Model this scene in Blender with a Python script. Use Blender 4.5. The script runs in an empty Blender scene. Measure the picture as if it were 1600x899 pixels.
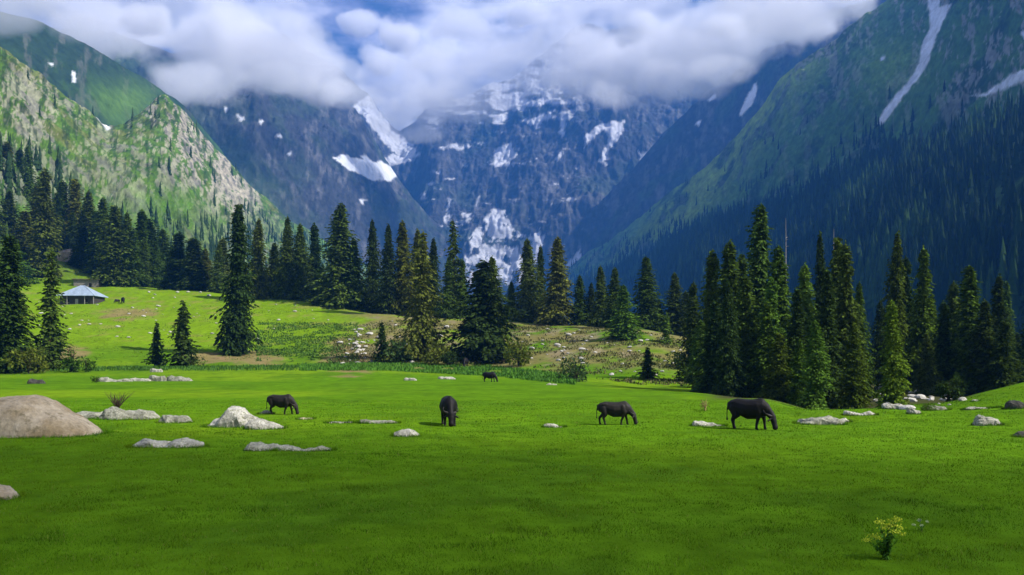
import bpy, bmesh, math, random
import numpy as np
from mathutils import Vector, Matrix

# ------------------------------------------------------------------ camera, sky, sun, exposure
SC = bpy.context.scene
COL = SC.collection
F = 1350.0            # focal length in photo pixels (photo 1600 x 899)
HZ = 560.0            # horizon row
CAMH = 3.6
cd = bpy.data.cameras.new('camera'); cam = bpy.data.objects.new('camera', cd); COL.objects.link(cam)
cam.location = (0, 0, CAMH); cam.rotation_euler = (math.radians(90), 0, 0)
cd.sensor_width = 36; cd.lens = 36 * F / 1600; cd.shift_y = (HZ - 449.5) / 1600
cd.clip_start = 0.5; cd.clip_end = 60000
SC.camera = cam

SUN_EL = math.radians(44); SUN_AZ = math.radians(108)      # azimuth from +Y (view direction) towards +X (right)
w = bpy.data.worlds.new('World'); SC.world = w; w.use_nodes = True
nt = w.node_tree; nt.nodes.clear()
N = nt.nodes.new; L = nt.links.new
out = N('ShaderNodeOutputWorld'); bg = N('ShaderNodeBackground'); sky = N('ShaderNodeTexSky')
sky.sky_type = 'NISHITA'; sky.sun_disc = False; sky.sun_elevation = SUN_EL; sky.sun_rotation = SUN_AZ
sky.altitude = 2500; sky.air_density = 1.0; sky.dust_density = 0.4; sky.ozone_density = 2.0
bg.inputs['Strength'].default_value = 0.05
# broken cloud over the whole dome: direction projected on a flat cloud layer
tc = N('ShaderNodeTexCoord'); sep = N('ShaderNodeSeparateXYZ'); L(tc.outputs['Generated'], sep.inputs[0])
mz = N('ShaderNodeMath'); mz.operation = 'MAXIMUM'; L(sep.outputs['Z'], mz.inputs[0]); mz.inputs[1].default_value = 0.03
dv = N('ShaderNodeVectorMath'); dv.operation = 'DIVIDE'; cb = N('ShaderNodeCombineXYZ')
for i in range(3): L(mz.outputs[0], cb.inputs[i])
L(tc.outputs['Generated'], dv.inputs[0]); L(cb.outputs[0], dv.inputs[1])
nz = N('ShaderNodeTexNoise'); nz.inputs['Scale'].default_value = 1.5; nz.inputs['Detail'].default_value = 8; nz.inputs['Roughness'].default_value = 0.55
of = N('ShaderNodeVectorMath'); of.operation = 'ADD'; of.inputs[1].default_value = (3.3, 0.4, 0.0)
L(dv.outputs[0], of.inputs[0]); L(of.outputs[0], nz.inputs['Vector'])
cr = N('ShaderNodeValToRGB'); cr.color_ramp.elements[0].position = 0.46; cr.color_ramp.elements[1].position = 0.58
L(nz.outputs['Fac'], cr.inputs[0])
nz2 = N('ShaderNodeTexNoise'); nz2.inputs['Scale'].default_value = 3.0; nz2.inputs['Detail'].default_value = 6
L(of.outputs[0], nz2.inputs['Vector'])
cr2 = N('ShaderNodeValToRGB'); cr2.color_ramp.elements[0].position = 0.35; cr2.color_ramp.elements[1].position = 0.65
cr2.color_ramp.elements[0].color = (5.6, 5.9, 8.8, 1); cr2.color_ramp.elements[1].color = (14.5, 14.5, 15.4, 1)
L(nz2.outputs['Fac'], cr2.inputs[0])
mx = N('ShaderNodeMix'); mx.data_type = 'RGBA'
L(cr.outputs['Color'], mx.inputs[0]); L(sky.outputs[0], mx.inputs[6]); L(cr2.outputs['Color'], mx.inputs[7])
L(mx.outputs[2], bg.inputs['Color']); L(bg.outputs[0], out.inputs['Surface'])

sd = bpy.data.lights.new('sun', 'SUN'); sun = bpy.data.objects.new('sun', sd); COL.objects.link(sun)
sd.energy = 5.0; sd.angle = math.radians(0.53); sd.color = (1.0, 0.95, 0.86)
SUNDIR = Vector((math.sin(SUN_AZ) * math.cos(SUN_EL), math.cos(SUN_AZ) * math.cos(SUN_EL), math.sin(SUN_EL)))
sun.rotation_euler = SUNDIR.to_track_quat('Z', 'Y').to_euler()
SC.view_settings.view_transform = 'Standard'; SC.view_settings.look = 'None'
SC.view_settings.exposure = 0.7; SC.view_settings.gamma = 1.0
SC.render.engine = 'CYCLES'
SC.cycles.use_denoising = True
try: SC.cycles.denoiser = 'OPENIMAGEDENOISE'
except Exception: pass
SC.cycles.max_bounces = 10; SC.cycles.diffuse_bounces = 3; SC.cycles.glossy_bounces = 2
SC.cycles.transmission_bounces = 3; SC.cycles.volume_bounces = 5; SC.cycles.transparent_max_bounces = 16
SC.cycles.volume_max_steps = 128

# ------------------------------------------------------------------ helpers
rng = np.random.default_rng(7); random.seed(7)
DS = 1.2

def W(px, py, D):
    return Vector(((px - 800) / F * D, D, CAMH + (HZ - py) / F * D))

def _hash(ix, iy, iz, seed):
    h = (ix.astype(np.int64) * 374761393 + iy.astype(np.int64) * 668265263 + iz.astype(np.int64) * 2147483647 + seed * 974634777) & 0xFFFFFFFF
    h = ((h ^ (h >> 13)) * 1274126177) & 0xFFFFFFFF
    h = ((h ^ (h >> 15)) * 2246822519) & 0xFFFFFFFF
    return ((h ^ (h >> 16)) & 0xFFFFFF) / float(0xFFFFFF)

def vnoise(x, y, z, seed=0):
    x = np.asarray(x, float); y = np.asarray(y, float) + 0 * x; z = np.asarray(z, float) + 0 * x
    ix, iy, iz = np.floor(x), np.floor(y), np.floor(z)
    fx, fy, fz = x - ix, y - iy, z - iz
    u, v, s = [t * t * t * (t * (t * 6 - 15) + 10) for t in (fx, fy, fz)]
    r = 0
    for a in (0, 1):
        for b in (0, 1):
            for c in (0, 1):
                r = r + _hash(ix + a, iy + b, iz + c, seed) * (u if a else 1 - u) * (v if b else 1 - v) * (s if c else 1 - s)
    return r * 2 - 1

def fbm(x, y, z=0.0, o=5, seed=0, gain=0.5):
    r = 0; a = 1.0; t = 0
    x = np.asarray(x, float)
    for k in range(o):
        f = 2.03 ** k
        r = r + a * vnoise(x * f + 17.3 * k, y * f + 5.1 * k, z * f, seed + k); t += a; a *= gain
    return r / t

def ridged(x, y, z=0.0, o=5, seed=0, gain=0.5):
    r = 0; a = 1.0; t = 0
    x = np.asarray(x, float)
    for k in range(o):
        f = 2.07 ** k
        n = 1 - np.abs(vnoise(x * f + 9.7 * k, y * f + 3.3 * k, z * f, seed + k)) * 2
        r = r + a * n; t += a; a *= gain
    return r / t

def sstep(a, b, x):
    t = np.clip((x - a) / (b - a), 0, 1); return t * t * (3 - 2 * t)

def lerp(a, b, t): return a + (b - a) * t

def mixc(c, k, t):
    return c * (1 - t[..., None]) + np.asarray(k) * t[..., None]

def link(name, me, mat=None, parent=None):
    o = bpy.data.objects.new(name, me); COL.objects.link(o)
    if mat is not None and me is not None:
        me.materials.clear(); me.materials.append(mat)
    if parent is not None: o.parent = parent
    return o

def tag(o, label=None, cat=None, group=None, kind=None):
    if label: o['label'] = label
    if cat: o['category'] = cat
    if group: o['group'] = group
    if kind: o['kind'] = kind
    return o

def empty(name, loc, rz=0.0, s=1.0):
    o = bpy.data.objects.new(name, None); COL.objects.link(o)
    o.location = loc; o.rotation_euler = (0, 0, rz); o.scale = (s, s, s); o.empty_display_size = 0.3
    return o

def mesh_np(name, V, Q=None, T=None, smooth=True):
    """mesh from numpy vertex array, quads and/or triangles"""
    me = bpy.data.meshes.new(name)
    V = np.ascontiguousarray(V, np.float32)
    nq = 0 if Q is None else len(Q); ntr = 0 if T is None else len(T)
    loops = []
    if nq: loops.append(np.asarray(Q, np.int32).ravel())
    if ntr: loops.append(np.asarray(T, np.int32).ravel())
    loops = np.concatenate(loops)
    tot = np.concatenate([np.full(nq, 4, np.int32), np.full(ntr, 3, np.int32)])
    st = np.concatenate([[0], np.cumsum(tot)[:-1]]).astype(np.int32)
    me.vertices.add(len(V)); me.vertices.foreach_set('co', V.ravel())
    me.loops.add(len(loops)); me.loops.foreach_set('vertex_index', loops)
    me.polygons.add(nq + ntr); me.polygons.foreach_set('loop_start', st)
    me.polygons.foreach_set('use_smooth', np.full(nq + ntr, smooth, bool))
    me.update(calc_edges=True); me.validate(verbose=False)
    return me

def set_col(me, C, name='Col'):
    a = me.attributes.new(name, 'FLOAT_COLOR', 'POINT')
    C4 = np.ones((len(C), 4), np.float32); C4[:, :3] = C
    a.data.foreach_set('color', C4.ravel())

def grid_quads(nu, nv):
    i = np.arange(nu * nv).reshape(nu, nv)
    return np.stack([i[:-1, :-1], i[1:, :-1], i[1:, 1:], i[:-1, 1:]], -1).reshape(-1, 4)

def pbm(me, bm):
    bm.to_mesh(me); bm.free(); return me

# ------------------------------------------------------------------ materials
def new_mat(name):
    m = bpy.data.materials.new(name); m.use_nodes = True
    t = m.node_tree; t.nodes.clear()
    return m, t.nodes.new, t.links.new

def mat_attr(name, rough=0.9, nscale=1.0, namp=0.35, bump=0.3, bscale=None, bdist=0.3, spec=0.15, attr='Col', detail=6):
    """vertex colour x fine noise, with bump"""
    m, N, L = new_mat(name)
    o = N('ShaderNodeOutputMaterial'); b = N('ShaderNodeBsdfPrincipled'); L(b.outputs[0], o.inputs[0])
    b.inputs['Roughness'].default_value = rough; b.inputs['Specular IOR Level'].default_value = spec
    a = N('ShaderNodeAttribute'); a.attribute_name = attr
    g = N('ShaderNodeNewGeometry')
    n = N('ShaderNodeTexNoise'); n.inputs['Scale'].default_value = nscale; n.inputs['Detail'].default_value = detail; n.inputs['Roughness'].default_value = 0.65
    L(g.outputs['Position'], n.inputs['Vector'])
    mr = N('ShaderNodeMapRange'); L(n.outputs['Fac'], mr.inputs[0])
    mr.inputs[1].default_value = 0.25; mr.inputs[2].default_value = 0.75; mr.inputs[3].default_value = 1 - namp; mr.inputs[4].default_value = 1 + namp
    mm = N('ShaderNodeVectorMath'); mm.operation = 'SCALE'; L(a.outputs['Color'], mm.inputs[0]); L(mr.outputs[0], mm.inputs['Scale'])
    L(mm.outputs[0], b.inputs['Base Color'])
    if bump:
        n2 = N('ShaderNodeTexNoise'); n2.inputs['Scale'].default_value = bscale or nscale; n2.inputs['Detail'].default_value = 8; n2.inputs['Roughness'].default_value = 0.7
        L(g.outputs['Position'], n2.inputs['Vector'])
        bp = N('ShaderNodeBump'); bp.inputs['Strength'].default_value = bump; bp.inputs['Distance'].default_value = bdist
        L(n2.outputs['Fac'], bp.inputs['Height']); L(bp.outputs[0], b.inputs['Normal'])
    return m

def mat_plain(name, c, rough=0.8, namp=0.25, nscale=6.0, bump=0.2, spec=0.3, bdist=0.02, metallic=0.0, c2=None, objcoord=True):
    m, N, L = new_mat(name)
    o = N('ShaderNodeOutputMaterial'); b = N('ShaderNodeBsdfPrincipled'); L(b.outputs[0], o.inputs[0])
    b.inputs['Roughness'].default_value = rough; b.inputs['Specular IOR Level'].default_value = spec; b.inputs['Metallic'].default_value = metallic
    tcn = N('ShaderNodeTexCoord')
    n = N('ShaderNodeTexNoise'); n.inputs['Scale'].default_value = nscale; n.inputs['Detail'].default_value = 6; n.inputs['Roughness'].default_value = 0.65
    L(tcn.outputs['Object'], n.inputs['Vector'])
    r = N('ShaderNodeValToRGB'); r.color_ramp.elements[0].position = 0.3; r.color_ramp.elements[1].position = 0.7
    c = np.array(c); d = c * (1 + namp) if c2 is None else np.array(c2)
    e = c * (1 - namp) if c2 is None else c
    r.color_ramp.elements[0].color = (*e, 1); r.color_ramp.elements[1].color = (*d, 1)
    L(n.outputs['Fac'], r.inputs[0]); L(r.outputs[0], b.inputs['Base Color'])
    if bump:
        bp = N('ShaderNodeBump'); bp.inputs['Strength'].default_value = bump; bp.inputs['Distance'].default_value = bdist
        L(n.outputs['Fac'], bp.inputs['Height']); L(bp.outputs[0], b.inputs['Normal'])
    return m

def mat_foliage(name, trans=0.25, nscale=0.9, lo=0.55, hi=1.5):
    """object colour x per-tree random x clump noise"""
    m, N, L = new_mat(name)
    o = N('ShaderNodeOutputMaterial'); oi = N('ShaderNodeObjectInfo'); tcn = N('ShaderNodeTexCoord')
    n = N('ShaderNodeTexNoise'); n.inputs['Scale'].default_value = nscale; n.inputs['Detail'].default_value = 5; n.inputs['Roughness'].default_value = 0.7
    L(tcn.outputs['Object'], n.inputs['Vector'])
    mr = N('ShaderNodeMapRange'); L(n.outputs['Fac'], mr.inputs[0])
    mr.inputs[1].default_value = 0.3; mr.inputs[2].default_value = 0.7; mr.inputs[3].default_value = lo; mr.inputs[4].default_value = hi
    gi = N('ShaderNodeNewGeometry'); mi = N('ShaderNodeMapRange'); L(gi.outputs['Random Per Island'], mi.inputs[0]); mi.inputs[3].default_value = 0.45; mi.inputs[4].default_value = 1.6
    mq = N('ShaderNodeMath'); mq.operation = 'MULTIPLY'; L(mr.outputs[0], mq.inputs[0]); L(mi.outputs[0], mq.inputs[1]); mr = mq
    mm = N('ShaderNodeVectorMath'); mm.operation = 'SCALE'; L(oi.outputs['Color'], mm.inputs[0]); L(mr.outputs[0], mm.inputs['Scale'])
    d = N('ShaderNodeBsdfDiffuse'); t = N('ShaderNodeBsdfTranslucent'); mxs = N('ShaderNodeMixShader'); mxs.inputs[0].default_value = trans
    L(mm.outputs[0], d.inputs[0]); L(mm.outputs[0], t.inputs[0]); L(d.outputs[0], mxs.inputs[1]); L(t.outputs[0], mxs.inputs[2])
    L(mxs.outputs[0], o.inputs[0])
    return m

M_GROUND = mat_attr('meadow_turf', 0.95, 0.9, 0.30, 0.6, 5.0, 0.12, 0.0, detail=9)
M_MOUNT = mat_attr('mountain_slope', 0.95, 0.05, 0.40, 0.7, 0.06, 12.0, 0.05, detail=9)
M_FAR = mat_attr('far_mountain_rock', 0.95, 0.012, 0.35, 0.6, 0.014, 45.0, 0.05, detail=9)
M_FOREST = mat_attr('forest_needles', 0.9, 0.2, 0.4, 0.0, spec=0.05)
M_NEEDLE = mat_foliage('conifer_needles')
M_LEAF = mat_foliage('shrub_leaves', 0.3, 2.5)
M_BARK = mat_plain('bark', (0.06, 0.042, 0.03), 0.95, 0.4, 3.0, 0.5, 0.1, 0.05)
M_SNAG = mat_plain('weathered_deadwood', (0.34, 0.31, 0.27), 0.9, 0.25, 3.0, 0.4, 0.1, 0.04)
M_GRASS = mat_attr('grass_blades', 0.9, 0.6, 0.25, 0.0, spec=0.0)
M_HERB = mat_attr('herb_leaves', 0.8, 2.0, 0.25, 0.0, spec=0.1)
M_HIDE = mat_plain('black_hide', (0.005, 0.004, 0.004), 0.68, 0.5, 5.0, 0.4, 0.22)
M_HIDE2 = mat_plain('dusty_black_hide', (0.014, 0.011, 0.009), 0.66, 0.6, 5.0, 0.4, 0.25)
M_HORN = mat_plain('horn', (0.03, 0.027, 0.024), 0.8, 0.2, 8.0, 0.1)

def mat_rock(name, base, pale, lichen, sc=1.2, pit=0.35):
    m, N, L = new_mat(name)
    o = N('ShaderNodeOutputMaterial'); b = N('ShaderNodeBsdfPrincipled'); L(b.outputs[0], o.inputs[0])
    b.inputs['Roughness'].default_value = 0.92; b.inputs['Specular IOR Level'].default_value = 0.15
    g = N('ShaderNodeNewGeometry')
    def noise(s, d=8, r=0.65):
        n = N('ShaderNodeTexNoise'); n.inputs['Scale'].default_value = s; n.inputs['Detail'].default_value = d; n.inputs['Roughness'].default_value = r
        L(g.outputs['Position'], n.inputs['Vector']); return n
    def ramp(n, a, bb, ca, cbb):
        r = N('ShaderNodeValToRGB'); r.color_ramp.elements[0].position = a; r.color_ramp.elements[1].position = bb
        r.color_ramp.elements[0].color = (*ca, 1); r.color_ramp.elements[1].color = (*cbb, 1); L(n.outputs['Fac'], r.inputs[0]); return r
    r1 = ramp(noise(sc), 0.38, 0.62, base, pale)
    r2 = ramp(noise(sc * 2.7), 0.56, 0.68, (0, 0, 0), (1, 1, 1))
    mxa = N('ShaderNodeMix'); mxa.data_type = 'RGBA'; L(r2.outputs[0], mxa.inputs[0]); L(r1.outputs[0], mxa.inputs[6]); mxa.inputs[7].default_value = (*lichen, 1)
    r3 = ramp(noise(sc * 9, 6, 0.75), 0.35, 0.6, (pit, pit, pit), (1.12, 1.12, 1.12))
    mu = N('ShaderNodeMix'); mu.data_type = 'RGBA'; mu.blend_type = 'MULTIPLY'; mu.inputs[0].default_value = 1.0
    L(mxa.outputs[2], mu.inputs[6]); L(r3.outputs[0], mu.inputs[7]); L(mu.outputs[2], b.inputs['Base Color'])
    bp = N('ShaderNodeBump'); bp.inputs['Strength'].default_value = 0.7; bp.inputs['Distance'].default_value = 0.06
    L(noise(sc * 4, 9, 0.7).outputs['Fac'], bp.inputs['Height']); L(bp.outputs[0], b.inputs['Normal'])
    return m
M_ROCK_TAN = mat_rock('tan_boulder_rock', (0.24, 0.185, 0.11), (0.40, 0.34, 0.25), (0.17, 0.14, 0.085), 0.55, 0.7)
M_ROCK_GREY = mat_rock('grey_rock', (0.19, 0.19, 0.145), (0.38, 0.375, 0.30), (0.09, 0.11, 0.04), 1.6)
M_ROCK_PALE = mat_rock('pale_rock', (0.31, 0.30, 0.245), (0.54, 0.52, 0.44), (0.15, 0.17, 0.07), 1.8)
M_STONE = mat_rock('bleached_stone', (0.46, 0.44, 0.39), (0.66, 0.63, 0.57), (0.36, 0.34, 0.28), 2.5)
M_ROCK_DARK = mat_rock('dark_mossy_rock', (0.035, 0.035, 0.03), (0.09, 0.085, 0.07), (0.05, 0.07, 0.02))

# ------------------------------------------------------------------ ground: one sheet, profile (depth, photo row) per photo column
NODES = {
 -700: [(60,627),(100,597),(130,580),(150,555),(180,515),(210,480),(240,450),(280,410),(330,370),(400,320),(600,270),(900,250)],
 0:    [(60,627),(100,597),(130,582),(150,562),(180,524),(210,493),(240,470),(262,452),(290,432),(330,400),(400,350),(600,300),(900,290)],
 100:  [(60,627),(100,597),(130,580),(150,563),(175,540),(200,512),(235,480),(252,470),(275,452),(300,436),(340,408),(400,372),(600,330),(900,320)],
 200:  [(60,627),(100,597),(130,580),(150,566),(170,545),(200,512),(240,475),(265,455),(300,446),(350,433),(420,420),(600,410),(900,420)],
 330:  [(60,627),(100,597),(130,578),(150,566),(170,546),(200,512),(240,475),(262,460),(290,457),(330,470),(400,500),(600,520),(900,530)],
 450:  [(60,627),(100,597),(130,577),(150,568),(170,550),(200,512),(225,484),(245,468),(265,469),(330,500),(400,520),(600,530),(900,535)],
 600:  [(60,627),(100,598),(130,577),(145,571),(160,556),(180,525),(200,503),(218,490),(235,490),(300,520),(400,530),(600,535),(900,540)],
 760:  [(60,627),(100,599),(125,585),(140,576),(150,566),(165,541),(180,520),(200,503),(212,499),(235,503),(300,530),(400,540),(600,540),(900,540)],
 900:  [(60,627),(90,605),(110,597),(122,590),(132,578),(146,553),(165,525),(183,508),(198,507),(240,525),(300,540),(400,545),(600,545),(900,545)],
 1000: [(60,627),(85,608),(98,608),(112,603),(130,575),(150,540),(168,516),(178,514),(220,530),(300,545),(400,548),(600,548),(900,545)],
 1080: [(55,634),(75,614),(90,613),(108,607),(130,580),(150,545),(165,530),(180,530),(240,545),(300,550),(400,550),(600,550),(900,545)],
 1200: [(40,661),(55,633),(63,623),(72,627),(85,624),(100,612),(130,590),(160,570),(200,560),(300,555),(400,552),(600,552),(900,545)],
 1300: [(38,667),(45,650),(50,641),(58,652),(68,648),(80,637),(100,620),(150,590),(200,580),(300,565),(400,560),(600,555),(900,545)],
 1400: [(38,667),(46,648),(53,637),(62,634),(75,624),(100,606),(150,588),(200,578),(300,565),(400,560),(600,555),(900,545)],
 1480: [(36,672),(45,649),(54,634),(63,629),(80,622),(100,606),(150,588),(200,578),(300,565),(400,560),(600,555),(900,545)],
 1540: [(34,678),(44,648),(52,630),(60,618),(67,612),(80,622),(100,606),(150,588),(200,578),(300,565),(400,560),(600,555),(900,545)],
 1600: [(32,686),(42,650),(50,628),(58,612),(65,600),(71,597),(82,608),(100,606),(150,588),(200,575),(300,560),(400,550),(600,540),(900,530)],
 1800: [(30,690),(40,640),(50,600),(60,575),(70,560),(82,556),(100,566),(150,570),(200,560),(300,540),(400,520),(600,500),(900,480)],
 2300: [(30,690),(40,620),(50,570),(60,540),(70,520),(82,516),(100,520),(150,520),(200,500),(300,450),(400,400),(600,350),(900,300)],
}
def pchip(x, y, xi):
    x = np.array(x, float); y = np.array(y, float); h = np.diff(x); dl = np.diff(y) / h
    m = np.zeros_like(y); m[0] = dl[0]; m[-1] = dl[-1]
    for k in range(1, len(x) - 1):
        if dl[k - 1] * dl[k] > 0:
            w1 = 2 * h[k] + h[k - 1]; w2 = h[k] + 2 * h[k - 1]; m[k] = (w1 + w2) / (w1 / dl[k - 1] + w2 / dl[k])
    i = np.clip(np.searchsorted(x, xi) - 1, 0, len(x) - 2); t = (xi - x[i]) / h[i]
    return ((1 + 2 * t) * (1 - t) ** 2 * y[i] + t * (1 - t) ** 2 * h[i] * m[i] + t * t * (3 - 2 * t) * y[i + 1] + t * t * (t - 1) * h[i] * m[i + 1])
DG = np.concatenate([np.arange(0, 400, 1.0), np.arange(400, 1100, 5.0)])
PG = np.arange(-700, 2301, 10.0)
_pk = sorted(NODES); _prof = []
for k in _pk:
    d = [0, 12, 22]; z = [0, 0, 0]
    for (D, y) in NODES[k]:
        D = D * DS; d.append(D); z.append(CAMH - (y - HZ) / F * D)
    _prof.append(pchip(d, z, DG))
_prof = np.array(_prof)
ZT = np.array([[0.0]]); ZT = np.stack([np.interp(PG, _pk, _prof[:, j]) for j in range(len(DG))], 1)
_kern = np.array([1, 2, 3, 2, 1.0]); _kern /= _kern.sum()
_pad = np.pad(ZT, ((2, 2), (0, 0)), mode='edge')
ZT = sum(_kern[i] * _pad[i:i + len(PG)] for i in range(5))

def ground_z(x, y):
    x = np.asarray(x, float); y = np.asarray(y, float)
    D = np.clip(y, 0, 1094); px = np.clip(800 + F * x / np.maximum(y, 14), -700, 2299.9)
    j = np.clip(np.searchsorted(DG, D, side='right') - 1, 0, len(DG) - 2); tj = (D - DG[j]) / (DG[j + 1] - DG[j])
    fi = (px + 700) / 10; i = np.clip(fi.astype(int), 0, len(PG) - 2); ti = fi - i
    z = ZT[i, j] * (1 - ti) * (1 - tj) + ZT[i + 1, j] * ti * (1 - tj) + ZT[i, j + 1] * (1 - ti) * tj + ZT[i + 1, j + 1] * ti * tj
    bank = sstep(135, 185, D) + 0 * x
    z = z + 0.10 * fbm(x / 9, y / 9, 0, 4, 3) * sstep(8, 40, D) + bank * 0.8 * fbm(x / 14, y / 14, 0, 5, 11)
    # grazing terraces on the slope left of the wood
    terr = sstep(300, 330, D) * (1 - sstep(400, 440, D)) * (1 - sstep(170, 230, px))
    zz = z / 2.6; z = z + terr * 2.6 * (np.floor(zz) + sstep(0.55, 0.95, zz - np.floor(zz)) - zz) * 0.8
    return z

def gz(x, y): return float(ground_z(np.array([x]), np.array([y]))[0])

def hit(px, py, Dmin=12.0, Dmax=900.0):
    D = np.arange(Dmin, Dmax, 0.25); x = (px - 800) / F * D
    z = ground_z(x, D); row = HZ + (CAMH - z) * F / D
    k = np.nonzero(row <= py)[0]
    i = k[0] if len(k) else int(np.argmin(row))
    return Vector((x[i], D[i], z[i]))

def build_ground():
    ys = np.concatenate([np.linspace(-40, 10, 14), 12 * (1080 / 12.0) ** np.linspace(0, 1, 420)])
    pxs = np.arange(-700, 2301, 6.0)
    PX, Y = np.meshgrid(pxs, ys, indexing='ij')
    X = (PX - 800) / F * np.maximum(Y, 14) * np.where(Y < 14, 1 + (14 - Y) * 0.02, 1)
    Z = ground_z(X, Y)
    V = np.stack([X, Y, Z], -1)
    row = HZ + (CAMH - Z) * F / np.maximum(Y, 1)
    n1 = fbm(X / 22, Y / 22, 0, 4, 21); n2 = fbm(X / 4.5, Y / 4.5, 0, 5, 22); n3 = fbm(X / 1.2, Y / 1.2, 0, 3, 23)
    C = np.zeros(V.shape); C[:] = (0.076, 0.165, 0.006)
    C = mixc(C, (0.120, 0.208, 0.008), sstep(-0.2, 0.5, n1))
    C = mixc(C, (0.052, 0.120, 0.007), sstep(0.05, 0.45, n2) * 0.6)
    # upper sunny slope: yellower pasture
    up = sstep(180, 230, Y) * (1 - sstep(700, 850, PX))
    C = mixc(C, (0.150, 0.250, 0.008), up * 0.8)
    C = mixc(C, (0.20, 0.19, 0.05), up * sstep(0.25, 0.5, fbm(X / 6, Y / 3, 0, 4, 31)) * 0.6)
    # stony, dry bank between the trees
    bare = sstep(148, 168, Y) * (1 - sstep(262, 290, Y)) * sstep(480, 560, PX + 60 * n1) * (1 - sstep(1110, 1180, PX))
    dry = sstep(-0.25, 0.25, fbm(X / 7, Y / 5, 0, 5, 41) + 0.15)
    C = mixc(C, (0.17, 0.14, 0.055), bare * dry * 0.85)
    C = mixc(C, (0.24, 0.19, 0.12), bare * sstep(0.2, 0.5, n2) * 0.7)
    # worn earth under the single conifer and along the foot of the bank
    for (cx, cy, rx, ry) in [(395, 560, 62, 14), (110, 553, 35, 12), (545, 560, 50, 30), (320, 560, 40, 10), (200, 490, 60, 10)]:
        e = ((PX - cx) / rx) ** 2 + ((row - cy) / ry) ** 2 + 0.9 * n2 + 0.5 * n3
        C = mixc(C, (0.22, 0.155, 0.075), (1 - sstep(0.3, 1.1, e)) * 0.8 * (Y > 100))
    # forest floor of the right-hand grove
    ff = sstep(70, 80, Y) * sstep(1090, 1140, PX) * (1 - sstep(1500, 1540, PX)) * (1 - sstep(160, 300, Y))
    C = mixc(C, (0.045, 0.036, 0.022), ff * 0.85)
    far = sstep(320, 420, Y)
    C = mixc(C, (0.05, 0.085, 0.02), far * 0.7)
    C *= (1 + 0.22 * n3)[..., None]
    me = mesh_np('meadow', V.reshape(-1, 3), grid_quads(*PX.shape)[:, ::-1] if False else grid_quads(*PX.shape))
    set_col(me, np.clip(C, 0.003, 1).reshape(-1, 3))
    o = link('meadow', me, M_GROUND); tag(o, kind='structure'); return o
build_ground()

# ------------------------------------------------------------------ mountains
def inpoly(px, py, poly):
    r = np.zeros(px.shape, bool); n = len(poly)
    for i in range(n):
        x1, y1 = poly[i]; x2, y2 = poly[(i + 1) % n]
        if y1 == y2: continue
        c = ((y1 > py) != (y2 > py)) & (px < (x2 - x1) * (py - y1) / (y2 - y1) + x1); r ^= c
    return r

def mountain(name, p0, p1, sil, crestD, baseD, basey, nu, nv, amp, wl, seed, paint, mat, bulge=0.15, aniso=0.45, ampcrest=0.35, silamp=4.0):
    px1 = np.linspace(p0, p1, nu); v = np.concatenate([np.linspace(0, 1, nv), 1 + np.linspace(0.04, 0.5, 14)])
    PX, Vv = np.meshgrid(px1, v, indexing='ij')
    sx, sy = zip(*sil); S = np.interp(PX, sx, sy)
    S = S + silamp * fbm(PX / 28.0, 0 * PX, 0, 5, seed + 77)
    cD = np.interp(PX, *zip(*crestD)) * DS; bD = np.interp(PX, *zip(*baseD)) * DS; bY = np.interp(PX, *zip(*basey))
    t = np.clip(Vv, 0, 1); over = np.clip(Vv - 1, 0, 1)
    D = lerp(bD, cD, t) 
    zb = CAMH + (HZ - bY) / F * bD; zc = CAMH + (HZ - S) / F * cD
    # slope profile: height grows with t, slightly convex or concave
    Z = lerp(zb, zc, t + bulge * t * (1 - t))
    X = (PX - 800) / F * D
    # back side falls away behind the crest
    D = D + over * (cD - bD) * 1.2; X = (PX - 800) / F * D
    Z = Z - over * (zc - zb) * 1.3
    rn = ridged(X / wl, D / wl * aniso, Z / wl * aniso, 7, seed, 0.56) ; fn = fbm(X / wl * 2.3, D / wl * 1.6, Z / wl * 1.6, 6, seed + 31, 0.64)
    k = amp * lerp(1.0, ampcrest, sstep(0.75, 1.0, t)) * sstep(-0.02, 0.12, Vv + 0.02)
    disp = k * (0.75 * rn + 0.6 * fn)
    # push towards the viewer and up
    nx = -X / np.hypot(X, D); ny = -D / np.hypot(X, D)
    Xd = X + disp * 0.62 * nx; Yd = D + disp * 0.62 * ny; Zd = Z + disp * 0.55
    P = np.stack([Xd, Yd, Zd], -1)
    # geometric normal for the colouring
    du = np.gradient(P, axis=0); dvv = np.gradient(P, axis=1)
    nrm = np.cross(du, dvv); nrm /= np.linalg.norm(nrm, axis=-1, keepdims=True) + 1e-9
    nrm *= np.sign(nrm[..., 2:3] + 1e-9)
    qx = 800 + F * Xd / Yd; qy = HZ - (Zd - CAMH) * F / Yd
    C = paint(dict(px=qx, py=qy, X=Xd, Y=Yd, Z=Zd, nz=nrm[..., 2], rn=rn, fn=fn, t=t))
    me = mesh_np(name, P.reshape(-1, 3), grid_quads(*PX.shape))
    set_col(me, np.clip(C, 0.003, 0.9).reshape(-1, 3))
    o = link(name, me, mat); tag(o, kind='structure')
    return P, qx, qy, t

def snow_mask(g, polys, jit=4.0, seed=5):
    jx = jit * fbm(g['px'] / 9, g['py'] / 9, 0, 4, seed); jy = jit * fbm(g['px'] / 9, g['py'] / 9, 5.0, 4, seed + 3)
    m = np.zeros(g['px'].shape, bool)
    r = 0
    for ox, oy in ((0, 0), (1.1, .5), (-1.1, -.5), (.5, -1.1), (-.5, 1.1)):
        m = np.zeros(g['px'].shape, bool)
        for p in polys: m |= inpoly(g['px'] + jx + ox, g['py'] + jy + oy, p)
        r = r + m / 5.0
    return r

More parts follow.
